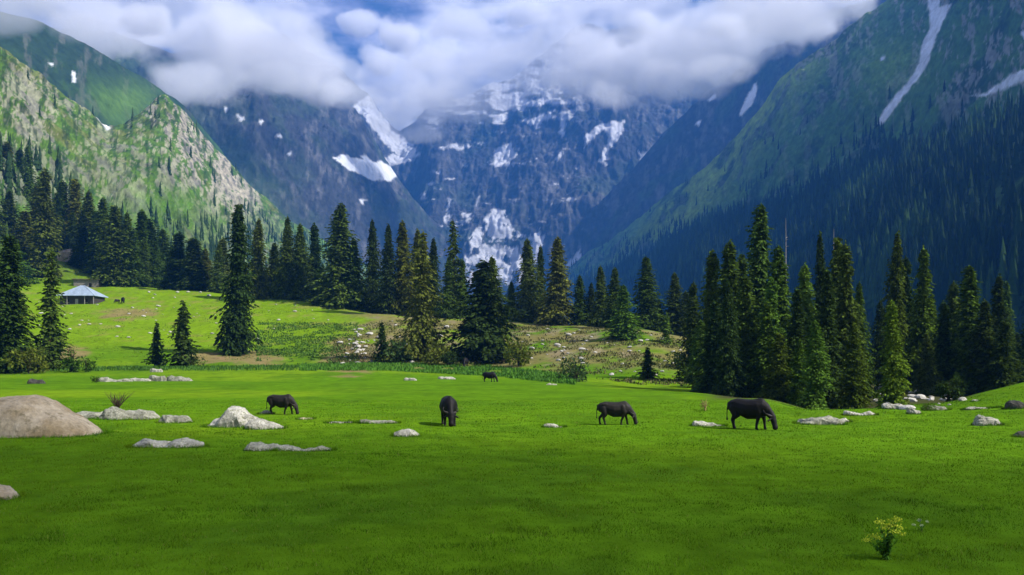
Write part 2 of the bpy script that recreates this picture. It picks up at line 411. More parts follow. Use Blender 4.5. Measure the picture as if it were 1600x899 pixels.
SNOW = (0.74, 0.76, 0.80); SHADED_SNOW = (0.50, 0.51, 0.55)  # second tone: cloud shade on the headwall snow put into its colour
def veins(g, s, seed):
    """streaky noise running down the slope"""
    return fbm(g['px'] / s, g['py'] / (s * 3.0), 0, 5, seed, 0.6)

def paint_left(g):
    n = fbm(g['X'] / 45, g['Y'] / 45, g['Z'] / 45, 6, 61, 0.6); n2 = fbm(g['X'] / 12, g['Y'] / 12, g['Z'] / 12, 4, 64, 0.6)
    C = np.zeros(g['px'].shape + (3,)); C[:] = (0.090, 0.175, 0.024)
    C = mixc(C, (0.045, 0.105, 0.026), sstep(0.0, 0.35, n2))
    C = mixc(C, (0.15, 0.185, 0.05), sstep(0.1, 0.5, -n))
    n3 = fbm(g['px'] / 3.2, g['py'] / 4.2, 0, 3, 66, 0.7)
    st = 0.6 * veins(g, 16, 71) + 0.6 * veins(g, 5, 74)
    rock = sstep(0.06, 0.18, st + 0.35 * n + 0.65 * (0.72 - g['nz']) + 0.35 * n2 + 0.25 * n3) 
    # cliffs on the right-hand shoulder, rock on the left flank
    w = 0.34 + 0.70 * np.exp(-(((g['px'] - 330 - (g['py'] - 250) * 0.5) / 60) ** 2)) + 0.25 * np.exp(-(((g['px'] - 40) / 70) ** 2 + ((g['py'] - 170) / 60) ** 2))
    w *= 1 - 0.75 * sstep(300, 350, g['py'] + 20 * n)
    C = mixc(C, (0.42, 0.38, 0.30), np.clip(rock * w * 1.15, 0, 1))
    C = mixc(C, (0.03, 0.06, 0.022), sstep(0.16, 0.34, veins(g, 7, 79) - 0.4 * n2) * 0.75)
    C = mixc(C, (0.09, 0.20, 0.02), np.exp(-(((g['px'] - 270) / 60) ** 2 + ((g['py'] - 315) / 22) ** 2)) * 0.8)
    C = mixc(C, (0.14, 0.14, 0.13), np.clip(rock * w, 0, 1) * sstep(0.1, 0.4, n2))
    C = C * (1 + 0.5 * n3)[..., None]
    s = snow_mask(g, [[(150,182),(158,184),(172,200),(166,204)], [(118,148),(124,150),(130,162),(122,160)]], 2)
    return mixc(C, SNOW, s)

def paint_leftback(g):
    n = fbm(g['X'] / 70, g['Y'] / 70, g['Z'] / 70, 6, 81, 0.6)
    C = np.zeros(g['px'].shape + (3,)); C[:] = (0.055, 0.115, 0.022)
    C = mixc(C, (0.028, 0.055, 0.024), np.clip(sstep(-0.15, 0.25, n) + sstep(120, 60, g['py'] - 0.25 * g['px']), 0, 1))
    C = mixc(C, (0.11, 0.12, 0.09), sstep(0.12, 0.4, veins(g, 14, 82) + 0.3 * n) * 0.7)
    C = mixc(C, (0.10, 0.19, 0.02), np.exp(-(((g['px'] - 195) / 50) ** 2 + ((g['py'] - 160) / 32) ** 2)) * 0.9)
    s = snow_mask(g, [[(112,110),(117,112),(118,130),(113,128)], [(75,98),(84,100),(82,104)]], 2)
    return mixc(C, SNOW, s)

def far_rock(g, seed, green=0.4):
    n = fbm(g['X'] / 180, g['Y'] / 180, g['Z'] / 180, 6, seed, 0.62)
    C = np.zeros(g['px'].shape + (3,)); C[:] = (0.045, 0.048, 0.052)
    C = mixc(C, (0.10, 0.10, 0.10), sstep(0.0, 0.4, veins(g, 10, seed + 1) + 0.3 * n))
    C = mixc(C, (0.030, 0.034, 0.038), sstep(0.05, 0.4, veins(g, 6, seed + 5) - 0.2 * n))
    C = mixc(C, (0.040, 0.075, 0.025), green * sstep(0.0, 0.3, -n))
    C = C * (1 + 0.6 * fbm(g['px'] / 3.5, g['py'] / 5.5, 0, 3, seed + 7, 0.7))[..., None]
    return C, n

def paint_midleft(g):
    C, n = far_rock(g, 101, 0.35)
    C = mixc(C, (0.055, 0.110, 0.022), sstep(0, 90, 0.55 * (g['py'] - 210) + (400 - g['px']) * 0.6 + 60 * n) * (1 - sstep(430, 520, g['px'])) * 0.8)
    s = snow_mask(g, [[(520,246),(545,243),(575,250),(600,255),(622,262),(625,272),(608,284),(585,281),(560,272),(540,262)],
                      [(566,243),(572,240),(580,255),(572,256)], [(558,312),(575,314),(568,320)], [(403,186),(415,190),(408,194)], [(432,212),(440,208),(436,216)],
                      [(370,178),(384,186),(376,190)], [(350,165),(358,172),(352,176)], [(448,240),(456,238),(452,246)]], 5)
    return mixc(C, SNOW, s)

def paint_far(g):
    C, n = far_rock(g, 121, 0.3)
    polys = [[(553,165),(563,178),(585,205),(600,225),(625,245),(655,244),(640,225),(615,205),(590,170),(575,150)],
             [(590,248),(615,240),(650,246),(642,252),(600,262)], [(622,318),(634,316),(635,338),(626,340)],
             [(772,232),(800,222),(806,246),(792,258),(775,258)], [(700,228),(735,226),(732,234),(704,234)], [(680,232),(700,228),(698,236)],
             [(728,445),(724,405),(733,374),(752,352),(772,322),(786,328),(796,350),(822,374),(846,356),(852,370),(836,402),(830,445)],
             [(912,230),(918,208),(935,196),(965,188),(978,186),(972,205),(956,232),(946,258),(938,252),(952,214),(944,204),(930,212),(918,228)],
             [(996,236),(1016,238),(1008,262),(1004,256)], [(872,178),(880,180),(882,215),(876,216)], [(868,250),(880,232),(882,238),(872,254)],
             [(900,262),(908,256),(906,262)], [(885,418),(905,388),(906,402),(892,424)], [(660,300),(664,300),(668,312),(662,312)], [(672,268),(690,266),(688,272)],
             [(700,310),(706,312),(700,350),(694,350)], [(742,310),(748,306),(744,330)], [(812,190),(840,182),(868,172),(860,186),(830,196)],
             [(1055,282),(1072,274),(1064,284)]]
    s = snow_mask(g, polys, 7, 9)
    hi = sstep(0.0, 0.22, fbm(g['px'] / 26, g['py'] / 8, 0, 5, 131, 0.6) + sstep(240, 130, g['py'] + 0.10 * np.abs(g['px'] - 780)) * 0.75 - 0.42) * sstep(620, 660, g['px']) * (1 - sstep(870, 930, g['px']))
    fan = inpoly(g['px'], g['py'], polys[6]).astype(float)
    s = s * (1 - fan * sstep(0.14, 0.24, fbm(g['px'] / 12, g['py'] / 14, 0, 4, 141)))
    return mixc(C, SHADED_SNOW, np.clip(s + hi, 0, 1))

def paint_rightback(g):
    C, n = far_rock(g, 151, 0.55)
    s = snow_mask(g, [[(1155,180),(1168,150),(1182,128),(1184,136),(1174,165),(1160,182)], [(1104,155),(1120,146),(1118,154),(1108,160)],
                      [(1086,194),(1096,188),(1092,198)]], 3)
    return mixc(C, SNOW, s)

def paint_right(g):
    n = fbm(g['X'] / 90, g['Y'] / 90, g['Z'] / 90, 6, 171, 0.6)
    C = np.zeros(g['px'].shape + (3,)); C[:] = (0.070, 0.150, 0.028)
    C = mixc(C, (0.030, 0.065, 0.024), sstep(0.0, 0.3, n))
    st = 0.6 * veins(g, 13, 172) + 0.5 * veins(g, 5, 175)
    up = 1 - sstep(60, 190, g['py'] + 0.25 * (1300 - g['px']))
    n3 = fbm(g['px'] / 3.4, g['py'] / 4.4, 0, 3, 176, 0.7)
    C = mixc(C, (0.25, 0.25, 0.21), np.clip(sstep(0.05, 0.22, st + 0.35 * n + 0.25 * n3) * (0.22 + 0.65 * up), 0, 1))
    # sunlight on the spur's grass, put into the colour
    e = np.abs((g['px'] - 1240) * 0.78 + (g['py'] - 110) * 0.62) 
    C = mixc(C, (0.22, 0.32, 0.04), np.exp(-(e / 34) ** 2) * 0.9 * sstep(-0.3, 0.15, -n - 0.5 * st))
    C = mixc(C, (0.16, 0.28, 0.03), np.exp(-(((g['px'] - 1385) / 55) ** 2 + ((g['py'] - 100) / 45) ** 2)) * 0.8)  # another sunlit patch, painted lighter
    C = C * (1 + 0.4 * n3)[..., None]
    s = snow_mask(g, [[(1448,-30),(1472,-30),(1466,12),(1486,6),(1470,42),(1462,60),(1452,96),(1436,122),(1412,150),(1384,190),(1372,196),(1376,178),(1398,150),(1424,122),(1436,100),(1440,68),(1454,46),(1450,10)],
                      [(1510,150),(1540,146),(1566,128),(1580,116),(1602,108),(1602,126),(1575,138),(1540,150)], [(1376,90),(1382,86),(1382,92),(1377,97)], [(1594,50),(1602,48),(1602,62)]], 2.5)
    return mixc(C, SNOW, s)

def paint_forestslope(g):
    n = fbm(g['X'] / 60, g['Y'] / 60, g['Z'] / 60, 5, 191, 0.6)
    C = np.zeros(g['px'].shape + (3,)); C[:] = (0.014, 0.030, 0.014)
    return mixc(C, (0.05, 0.10, 0.025), sstep(0.0, 0.4, n))

MT = {}
MT['left'] = mountain('rocky_mountainside', -180, 640,
    [(-400,-100),(-180,10),(0,95),(60,130),(110,165),(170,208),(200,196),(230,172),(258,152),(280,168),(300,190),(330,228),(365,262),(400,298),(450,342),(490,365),(540,400),(640,450)],
    [(-400,520),(0,720),(260,1000),(490,1500),(640,1800)], [(-400,300),(0,330),(200,450),(330,620),(490,1100),(640,1500)], [(-400,420),(0,440),(200,470),(330,520),(640,545)],
    420, 300, 34, 130, 1, paint_left, M_MOUNT, bulge=0.35)
MT['leftback'] = mountain('green_mountain_ridge', -180, 420,
    [(-400,-80),(-180,-40),(0,20),(30,28),(60,38),(100,56),(130,70),(180,98),(215,118),(250,140),(290,170),(340,230),(420,330)],
    [(-400,900),(0,1250),(130,1400),(250,1600),(420,2000)], [(-400,650),(0,850),(250,1200),(420,1700)], [(-400,450),(420,530)],
    300, 200, 30, 200, 2, paint_leftback, M_MOUNT, bulge=0.2, silamp=2.5)
MT['midleft'] = mountain('blue_rock_mountain', 0, 720,
    [(0,40),(180,60),(270,90),(400,80),(470,120),(530,160),(555,173),(568,190),(580,215),(600,245),(625,284),(645,312),(680,352),(720,390)],
    [(180,2400),(400,2600),(555,2800),(720,3000)], [(180,1600),(400,1700),(555,2000),(720,2500)], [(180,535),(720,545)],
    440, 260, 120, 420, 3, paint_midleft, M_FAR, bulge=0.1)
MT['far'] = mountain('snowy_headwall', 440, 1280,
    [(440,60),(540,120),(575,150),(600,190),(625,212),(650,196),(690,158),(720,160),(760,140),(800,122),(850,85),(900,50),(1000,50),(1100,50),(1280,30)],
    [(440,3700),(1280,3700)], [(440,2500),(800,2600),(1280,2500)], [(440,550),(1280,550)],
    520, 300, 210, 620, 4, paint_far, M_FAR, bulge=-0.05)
MT['rightback'] = mountain('blue_mountain_spur', 860, 1480,
    [(860,385),(900,352),(950,300),(1000,248),(1060,188),(1100,150),(1150,112),(1190,85),(1250,50),(1300,20),(1480,-40)],
    [(860,3000),(1100,2700),(1300,2300),(1480,2100)], [(860,2600),(1100,2200),(1300,1700),(1480,1600)], [(860,550),(1480,540)],
    340, 220, 110, 420, 5, paint_rightback, M_FAR, bulge=0.1)
MT['right'] = mountain('green_mountain_flank', 820, 1800,
    [(820,462),(860,440),(900,412),(1000,345),(1100,262),(1150,215),(1190,172),(1220,122),(1250,95),(1290,75),(1330,42),(1390,-2),(1460,-60),(1600,-150),(1800,-240)],
    [(820,2900),(1000,2300),(1100,2000),(1250,1700),(1390,1500),(1600,1250),(1800,1050)], [(820,2500),(1000,1700),(1200,1200),(1600,620),(1800,520)], [(820,550),(1800,550)],
    520, 320, 78, 250, 6, paint_right, M_MOUNT, bulge=0.25)
MT['forest'] = mountain('forested_slope', 900, 1800,
    [(900,448),(940,430),(1000,402),(1100,352),(1200,324),(1240,318),(1300,278),(1360,255),(1420,232),(1500,215),(1600,178),(1800,120)],
    [(900,2100),(1100,1500),(1240,1300),(1420,950),(1600,720),(1800,600)], [(900,1500),(1100,800),(1240,600),(1420,430),(1600,330),(1800,270)], [(900,560),(1100,580),(1800,600)],
    300, 180, 16, 110, 7, paint_forestslope, M_MOUNT, bulge=0.15)

# ------------------------------------------------------------------ conifers
def tube_mesh(name, pts, rad, sides=6):
    V = []; Q = []
    for i, (c, r) in enumerate(zip(pts, rad)):
        c = Vector(c); t = (Vector(pts[min(i + 1, len(pts) - 1)]) - Vector(pts[max(i - 1, 0)])).normalized()
        u = t.orthogonal().normalized(); v = t.cross(u)
        for j in range(sides):
            a = 2 * math.pi * j / sides; V.append(c + u * r * math.cos(a) + v * r * math.sin(a))
    for i in range(len(pts) - 1):
        for j in range(sides): Q.append((i * sides + j, i * sides + (j + 1) % sides, (i + 1) * sides + (j + 1) % sides, (i + 1) * sides + j))
    return mesh_np(name, np.array([tuple(v) for v in V]), np.array(Q))

def quads_from(P0, A, Wd, tip=0.25):
    """diamond leaf sprays: P0 root (n,3), A length vectors, Wd half-width vectors"""
    n = len(P0)
    V = np.stack([P0, P0 + A * 0.45 + Wd, P0 + A, P0 + A * 0.45 - Wd], 1).reshape(-1, 3)
    return V, np.arange(n * 4).reshape(n, 4)

def unit(v): return v / (np.linalg.norm(v, axis=-1, keepdims=True) + 1e-9)

def trunk_mesh(name, H, r0, seed, top=0.97, sides=7):
    rg = np.random.default_rng(seed); k = 10; V = []; 
    for i in range(k):
        t = i / (k - 1); r = r0 * (1 - t * 0.93) * (1.35 if i == 0 else 1)
        c = np.array([rg.normal(0, 0.02 * r0 * 3), rg.normal(0, 0.02 * r0 * 3), H * top * t - 0.3 * (i == 0)])
        for j in range(sides):
            a = 2 * math.pi * j / sides; V.append(c + [r * math.cos(a), r * math.sin(a), 0])
    Q = [(i * sides + j, i * sides + (j + 1) % sides, (i + 1) * sides + (j + 1) % sides, (i + 1) * sides + j) for i in range(k - 1) for j in range(sides)]
    return mesh_np(name, np.array(V), np.array(Q))

def crown_mesh(name, H, R, p, seed, nb=320, clear=0.03, droop=0.45, card=0.55, gaps=0.25, wide=0.0, lobes=None):
    rg = np.random.default_rng(seed); Vs = []; 
    # sides of the tree grow unequally and there are bare gaps
    gap_z = rg.uniform(0, 1, 6); gap_a = rg.uniform(0, 2 * math.pi, 6); gap_w = rg.uniform(0.03, 0.09, 6)
    for k in range(nb):
        t = ((k + rg.uniform()) / nb) ** 1.12
        az = k * 2.39996 + rg.normal(0, 0.35)
        z = H * (clear + (0.985 - clear) * t)
        L = R * ((1 - t) ** p) * (0.62 + 0.5 * sstep(0, 0.13, t)) * rg.uniform(0.62, 1.15) + 0.10 * R * (1 - t) + 0.03 * R
        L *= 1 + 0.22 * math.sin(t * 23 + seed) * math.cos(az * 2 + seed + t * 9) + wide * math.exp(-((t - 0.12) / 0.12) ** 2)
        if lobes is not None: L *= lobes(t, az)
        for gzv, ga, gw in zip(gap_z, gap_a, gap_w):
            if abs(t - gzv) < gw and math.cos(az - ga) > 0.3: L *= 1 - gaps
        if rg.uniform() < gaps * 0.35: continue
        out = np.array([math.cos(az), math.sin(az), 0]); side = np.array([-math.sin(az), math.cos(az), 0])
        e0 = lerp(-0.05, 0.75, t ** 2.2)
        n = max(5, int(4 + L * 8.5 / card * 0.55))
        s = np.sqrt(rg.uniform(0.03, 1, n))
        pos = out[None] * (L * s)[:, None]; pos[:, 2] = z + L * (e0 * s - droop * s ** 2 * (1 - 0.6 * t))
        lat = rg.uniform(-1, 1, n) * (0.30 * L * (1.05 - s) + 0.12 * card)
        pos += side[None] * lat[:, None]; pos[:, 2] -= np.abs(lat) * 0.25
        sg = np.sign(lat + 1e-6)
        d = unit(out[None] * rg.uniform(0.35, 1.0, n)[:, None] + side[None] * (sg * rg.uniform(0.1, 0.8, n))[:, None] + np.array([0, 0, -1.0])[None] * (rg.uniform(0.15, 1.25, n) * (1 - 0.75 * t ** 3))[:, None])
        ln = card * rg.uniform(0.55, 1.25, n) * lerp(1.0, 0.55, t)
        A = d * ln[:, None]
        up = unit(np.array([0, 0, 1.0])[None] + rg.normal(0, 0.45, (n, 3)))
        Wd = unit(np.cross(d, up)) * (ln * rg.uniform(0.16, 0.34, n))[:, None]
        Vs.append((pos, A, Wd))
        q = 4; s2 = rg.uniform(0.02, 0.4, q); az2 = az + rg.uniform(-1.5, 1.5, q); o2 = np.stack([np.cos(az2), np.sin(az2), 0 * az2], 1)
        pos = o2 * (L * s2)[:, None]; pos[:, 2] = z + rg.normal(0, 0.02 * H, q)
        d = unit(o2 * 0.6 + np.stack([rg.normal(0, .5, q), rg.normal(0, .5, q), -rg.uniform(0.3, 1.2, q)], 1)); ln = np.minimum(card * rg.uniform(1.0, 1.6, q), L + 0.2)
        Vs.append((pos, d * ln[:, None], unit(np.cross(d, rg.normal(0, 1, (q, 3)))) * (ln * 0.32)[:, None]))
    P0 = np.concatenate([v[0] for v in Vs]); A = np.concatenate([v[1] for v in Vs]); Wd = np.concatenate([v[2] for v in Vs])
    # leader
    m = 10; zt = np.linspace(0.94, 1.0, m) * H
    P0 = np.concatenate([P0, np.stack([0 * zt, 0 * zt, zt - 0.2], 1)]); A = np.concatenate([A, np.stack([rg.normal(0, .1, m), rg.normal(0, .1, m), np.full(m, card * .8)], 1)])
    Wd = np.concatenate([Wd, rg.normal(0, card * 0.10, (m, 3)) * [1, 1, 0.1]])
    V, Q = quads_from(P0, A, Wd)
    return mesh_np(name, V, Q, smooth=False)

PROTO = {}
def proto(kind):
    if kind in PROTO: return PROTO[kind]
    base, sd = kind.split('-'); sd = int(sd)
    if base == 'col':   H, R = 20.0, 2.3; c = crown_mesh('crown', H, R, 0.34 + 0.08 * sd, 100 + sd, nb=520, droop=0.6 + 0.12 * sd, card=0.60, gaps=0.30 + 0.07 * sd)
    elif base == 'con': H, R = 20.0, 3.3; c = crown_mesh('crown', H, R, 0.72, 200 + sd, nb=460, droop=0.5, card=0.66, gaps=0.25)
    elif base == 'broad':
        H, R = 20.0, 5.2; c = crown_mesh('crown', H, R, 0.55, 300 + sd, nb=560, droop=0.5, card=0.95, gaps=0.25, lobes=lambda t, a: 0.85 + 0.35 * math.sin(3 * a + 9 * t))
    elif base == 'thin': H, R = 20.0, 1.9; c = crown_mesh('crown', H, R, 0.55, 400 + sd, nb=170, droop=0.6, card=0.6, gaps=0.55)
    elif base == 'airy': H, R = 20.0, 3.4; c = crown_mesh('crown', H, R, 0.6, 500 + sd, nb=230, droop=0.6, card=0.68, gaps=0.5, wide=0.6)
    else:               H, R = 6.0, 1.05; c = crown_mesh('crown', H, R, 0.8, 600 + sd, nb=110, droop=0.25, card=0.36, gaps=0.35)
    tr = trunk_mesh('trunk', H, H * (0.016 if base != 'thin' else 0.013), sd)
    c.materials.append(M_NEEDLE); tr.materials.append(M_BARK)
    PROTO[kind] = (H, R, c, tr); return PROTO[kind]

DARK = (0.034, 0.060, 0.012); MID = (0.066, 0.108, 0.014); OLIVE = (0.105, 0.130, 0.018); BRIGHT = (0.085, 0.150, 0.016); PALE = (0.062, 0.090, 0.036)
tree_count = 0
def tree(px, top, base, wid, kind, col, label, group=None, D=None, name='conifer_tree', snag=False):
    global tree_count; tree_count += 1
    rg = random.Random(tree_count * 31)
    if D is None: p = hit(px, base, 30.0)
    else:
        D = D * DS; x = (px - 800) / F * D; p = Vector((x, D, gz(x, D)))
    H0, R0, c, tr = proto(kind)
    zt = CAMH + (HZ - top) / F * p.y; H = max(zt - p.z, 1.5)
    rad = wid / 2 * p.y / F
    root = empty(name, (p.x, p.y, p.z - 0.05), rg.uniform(0, 6.28)); fw = rg.uniform(1.08, 1.32); root.scale = (rad / R0 * fw, rad / R0 * fw * rg.uniform(0.9, 1.1), H / H0)
    co = link('crown', c, None, root); v = rg.uniform(0.82, 1.2); h = rg.uniform(0.9, 1.12)
    co.color = (col[0] * v * h, col[1] * v, col[2] * v * rg.uniform(0.8, 1.3), 1)
    to = link('trunk', tr, None, root)
    root.rotation_euler = (rg.gauss(0, 0.02), rg.gauss(0, 0.02), root.rotation_euler[2])
    tag(root, label, 'tree', group)
    return root, p, H

ORD = ['first', 'second', 'third', 'fourth', 'fifth', 'sixth', 'seventh', 'eighth', 'ninth', 'tenth', 'eleventh', 'twelfth', 'thirteenth', 'fourteenth', 'fifteenth', 'sixteenth', 'seventeenth', 'eighteenth', 'nineteenth', 'twentieth', 'twenty-first', 'twenty-second', 'twenty-third', 'twenty-fourth', 'twenty-fifth']
K = random.Random(5)
CNAME = lambda c: {DARK: 'dark', MID: 'mid-green', OLIVE: 'olive', BRIGHT: 'light green'}[c]
def rk(*names): return K.choice(names)
# --- single, recognisable trees
tree(10, 368, 582, 72, 'col-1', DARK, 'tall dark drooping conifer at the foot of the slope left of the thin spruce', D=128)
tree(76, 388, 580, 46, 'thin-1', MID, 'thin gappy spruce with a bare stem standing in front of the blue-roofed hut')
tree(82, 500, 578, 52, 'young-2', DARK, 'bushy low conifer growing at the foot of the thin gappy spruce')
tree(245, 503, 573, 26, 'young-1', DARK, 'smaller of the two young spruces on the lower slope')
tree(285, 470, 574, 40, 'young-2', DARK, 'taller of the two young spruces on the lower slope')
tree(370, 320, 553, 46, 'col-1', DARK, 'tall columnar dark conifer alone on a worn earth patch of the slope')
tree(400, 342, 468, 42, 'con-1', OLIVE, 'olive conifer on the crest just behind the lone columnar tree')
tree(528, 318, 476, 66, 'con-2', MID, 'largest full conifer on the crest between two clumps of trees')
tree(597, 503, 569, 26, 'young-1', DARK, 'small dark young spruce on the stony bank')
tree(658, 362, 562, 70, 'airy-1', OLIVE, 'airy olive conifer with a wide shaggy foot standing on the stony bank')
tree(711, 343, 497, 32, 'thin-2', MID, 'slim tall spruce alone in a gap of the crest row')
tree(757, 408, 562, 88, 'broad-1', DARK, 'broad dark twin-topped conifer at the foot of the stony bank')
tree(778, 400, 556, 46, 'con-3', MID, 'pointed spruce rising out of the broad dark conifer', D=152)
tree(975, 445, 528, 44, 'con-1', BRIGHT, 'short bright green conifer set below the crest of the bank')
tree(1012, 401, 510, 50, 'con-3', MID, 'symmetrical cone-shaped spruce on the crest of the bank')
tree(1042, 488, 537, 20, 'young-2', BRIGHT, 'little slender bright green spruce near the end of the bank')
tree(1012, 542, 592, 28, 'young-1', DARK, 'small black-green spruce in the shadow on the bank')
tree(1180, 320, 612, 56, 'col-1', MID, 'tallest conifer of the right-hand grove')
tree(1395, 470, 634, 40, 'col-2', BRIGHT, 'slender bright green conifer in front beside a pale flat boulder', D=58)
tree(1276, 500, 636, 44, 'col-3', BRIGHT, 'low light green conifer at the front rim of the grove', D=66)
# --- the row along the crest
CR = 'conifers in the row along the crest of the bank'
CREST = [(447,338,468,36),(470,350,469,44),(493,350,471,34),(553,372,479,40),(583,343,485,38),(606,350,487,40),(630,345,489,44),(652,358,490,40),(675,372,493,34),(700,400,497,28),(722,405,497,26),
                            (826,374,500,48),(845,384,502,26),(870,370,503,50),(906,430,504,30),(924,442,504,26),(940,415,505,34),(958,418,506,44),(1030,468,512,24),(1054,426,515,38),(1072,455,520,26),(800,440,500,28)]
for (x0, x1, mark) in [(400, 528, 'from the olive tree behind the lone columnar one'), (528, 711, 'past the largest full conifer'), (711, 1012, 'past the slim tall spruce'), (1012, 1100, 'past the symmetrical cone-shaped spruce')]:
    for k, (px, top, base, wd) in enumerate(sorted(t for t in CREST if x0 < t[0] < x1)):
        c = K.choice([DARK, MID, MID, OLIVE])
        tree(px, top, base, wd, rk('con-1', 'con-2', 'con-3', 'col-2', 'con-4', 'con-5'), c, f'{ORD[k]} conifer of the crest row {mark}, {CNAME(c)}', CR)
# --- the grove on the right
GR = 'conifers of the right-hand grove'
for kk, (px, top, base, wd, D) in enumerate(sorted([(1083,440,0,36,118),(1108,392,0,52,100),(1133,376,0,62,92),(1158,398,0,48,96),(1204,436,0,42,88),(1226,384,0,48,90),(1240,450,0,44,78),(1262,412,0,56,82),
                               (1286,362,0,36,100),(1304,372,0,44,92),(1325,378,0,54,80),(1342,440,0,40,86),(1196,470,0,48,82),(1333,505,0,40,70),(1150,480,0,44,86),(1118,470,0,44,90),(1098,500,0,40,96),(1215,520,0,36,76),(1250,530,0,40,74),(1300,480,0,44,84),(1170,430,0,50,84),(1290,420,0,50,78),(1140,440,0,50,80),(1212,400,0,46,98)])):
    tree(px, top, base, wd, rk('col-1', 'col-2', 'col-3', 'col-4', 'con-5'), (c := K.choice([DARK, MID, MID, BRIGHT])), f'{ORD[kk]} narrow conifer of the grove counted from the stony bank, {CNAME(c)}', GR, D=D)
G2 = 'conifers on the boulder patch right of the grove'
for kk, (px, top, wd, D) in enumerate(sorted([(1394,362,44,96),(1414,400,38,100),(1440,386,52,90),(1458,460,40,96),(1478,470,40,86),(1518,414,58,84),(1540,468,44,82),(1565,500,40,80),(1500,500,40,92),(1590,520,32,105),(1615,470,50,100),(1450,520,40,84),(1425,500,36,92),(1375,470,36,120),(1575,440,26,150),(1490,440,44,100),(1555,430,44,98)])):
    tree(px, top, 0, wd, rk('col-1', 'col-4', 'col-3', 'con-2', 'con-4'), (c := K.choice([DARK, MID, MID, DARK])), f'{ORD[kk]} conifer of the shaded boulder patch counted from the grove, {CNAME(c)}', G2, D=D)
# --- the wood climbing behind the hut
LG = 'conifers of the wood behind the hut'
WOOD = [(4,222,338,34),(28,232,340,32),(48,228,350,32),(100,283,396,38),(86,300,402,34),(118,280,402,34),(140,298,420,40),(160,308,430,42),(178,322,447,44),(200,332,447,40),(218,328,446,36),
                            (236,342,448,40),(256,358,450,44),(276,362,451,36),(303,372,453,46),(321,388,454,30),(342,382,458,30),(128,328,418,32),(187,350,440,30),(15,298,372,36),(245,382,450,28),(290,398,453,28),(348,372,456,30),
                            (40,330,418,36),(60,290,380,34),(-20,250,380,40),(-40,300,430,44),(152,330,425,30),(112,330,408,30),(208,360,447,28),(168,345,436,30),(228,372,448,26),(265,390,451,26),(428,380,466,28)]
for tier, part_ in (([t for t in WOOD if t[2] < 425], 'upper part'), ([t for t in WOOD if t[2] >= 425], 'lower edge')):
    for k, (px, top, base, wd) in enumerate(sorted(tier, reverse=True)):
        c = K.choice([DARK, MID, MID, OLIVE])
        tree(px, top, base, wd, rk('con-1', 'con-2', 'col-1', 'col-2', 'con-3'), c, f'{ORD[k]} conifer of the {part_} of the hut wood counted from the bank, {CNAME(c)}', LG)
tree(70, 264, 430, 48, 'col-2', OLIVE, 'wide olive-green conifer taller than its neighbours above the hut')
tree(20, 384, 446, 50, 'broad-1', BRIGHT, 'rounded bright green tree on the slope above the left edge of the pasture', name='broadleaf_tree')
# dead tops
def snag(px, top, base, D, label):
    D = D * DS; x = (px - 800) / F * D; z = gz(x, D); H = CAMH + (HZ - top) / F * D - z
    root = empty('dead_tree', (x, D, z - 0.1)); r = 0.20
    link('trunk', trunk_mesh('trunk', H, r, px, 1.0), M_SNAG, root)
    rg = np.random.default_rng(px)
    for k in range(10):
        zz = H * rg.uniform(0.5, 0.97); a = rg.uniform(0, 6.28); l = rg.uniform(0.6, 1.7) * (1.25 - zz / H)
        link('dead_branch', tube_mesh('dead_branch', [(0, 0, zz), (l * .5 * math.cos(a), l * .5 * math.sin(a), zz + .05), (l * math.cos(a), l * math.sin(a), zz + l * rg.uniform(-.3, .3))], [.05, .035, .012], 4), M_SNAG, root)
    tag(root, label, 'tree')
snag(1303, 357, 0, 97, 'bleached dead tree top sticking out of the grove')
snag(1228, 340, 0, 110, 'thin bleached dead stem taller than the trees round it')

# ------------------------------------------------------------------ far forests (one mass each)
def forest(name, pts, hts, label, seed, dark=(0.004, 0.012, 0.008), lite=(0.030, 0.066, 0.016)):
    rg = np.random.default_rng(seed); n = len(pts)
    tiers, sides = 5, 6
    Vt = []; Tt = []
    for k in range(tiers):
        z0 = 0.02 + 0.18 * k; z1 = min(1.0, z0 + 0.34); r = 0.125 * (1 - z0 * 0.92); b = len(Vt)
        for j in range(sides):
            a = 2 * math.pi * (j + 0.5 * (k % 2)) / sides; rr = r * (1.15 if j % 2 else 0.8)
            Vt.append((rr * math.cos(a), rr * math.sin(a), z0 - (0.03 if j % 2 else 0)))
        Vt.append((0, 0, z1))
        for j in range(sides): Tt.append((b + j, b + (j + 1) % sides, b + sides))
    Vt = np.array(Vt); Tt = np.array(Tt); nvt = len(Vt)
    a = rg.uniform(0, 6.28, n); ca, sa = np.cos(a), np.sin(a); wd = rg.uniform(0.75, 1.25, n)
    J = 1 + rg.normal(0, 0.16, (n, nvt))
    x = Vt[None, :, 0] * J; y = Vt[None, :, 1] * J
    X = (x * ca[:, None] - y * sa[:, None]) * (hts * wd)[:, None] + pts[:, 0:1]
    Y = (x * sa[:, None] + y * ca[:, None]) * (hts * wd)[:, None] + pts[:, 1:2]
    Z = Vt[None, :, 2] * hts[:, None] + pts[:, 2:3] - 0.6
    V = np.stack([X, Y, Z], -1).reshape(-1, 3)
    T = (Tt[None] + (np.arange(n) * nvt)[:, None, None]).reshape(-1, 3)
    u = np.clip(0.45 * rg.uniform(0, 1, n) ** 1.5 + 0.9 * sstep(0.0, 0.45, fbm(pts[:, 0] / 70, pts[:, 1] / 70, pts[:, 2] / 70, 4, seed + 40)), 0, 1); C = np.array(dark)[None] * (1 - u[:, None]) + np.array(lite)[None] * u[:, None]  # noise paints sunlit patches as lighter trees
    C = np.repeat(C, nvt, 0)
    me = mesh_np(name, V, None, T, smooth=False); set_col(me, C)
    o = link(name, me, M_FOREST); tag(o, label, 'forest', kind='stuff'); return o

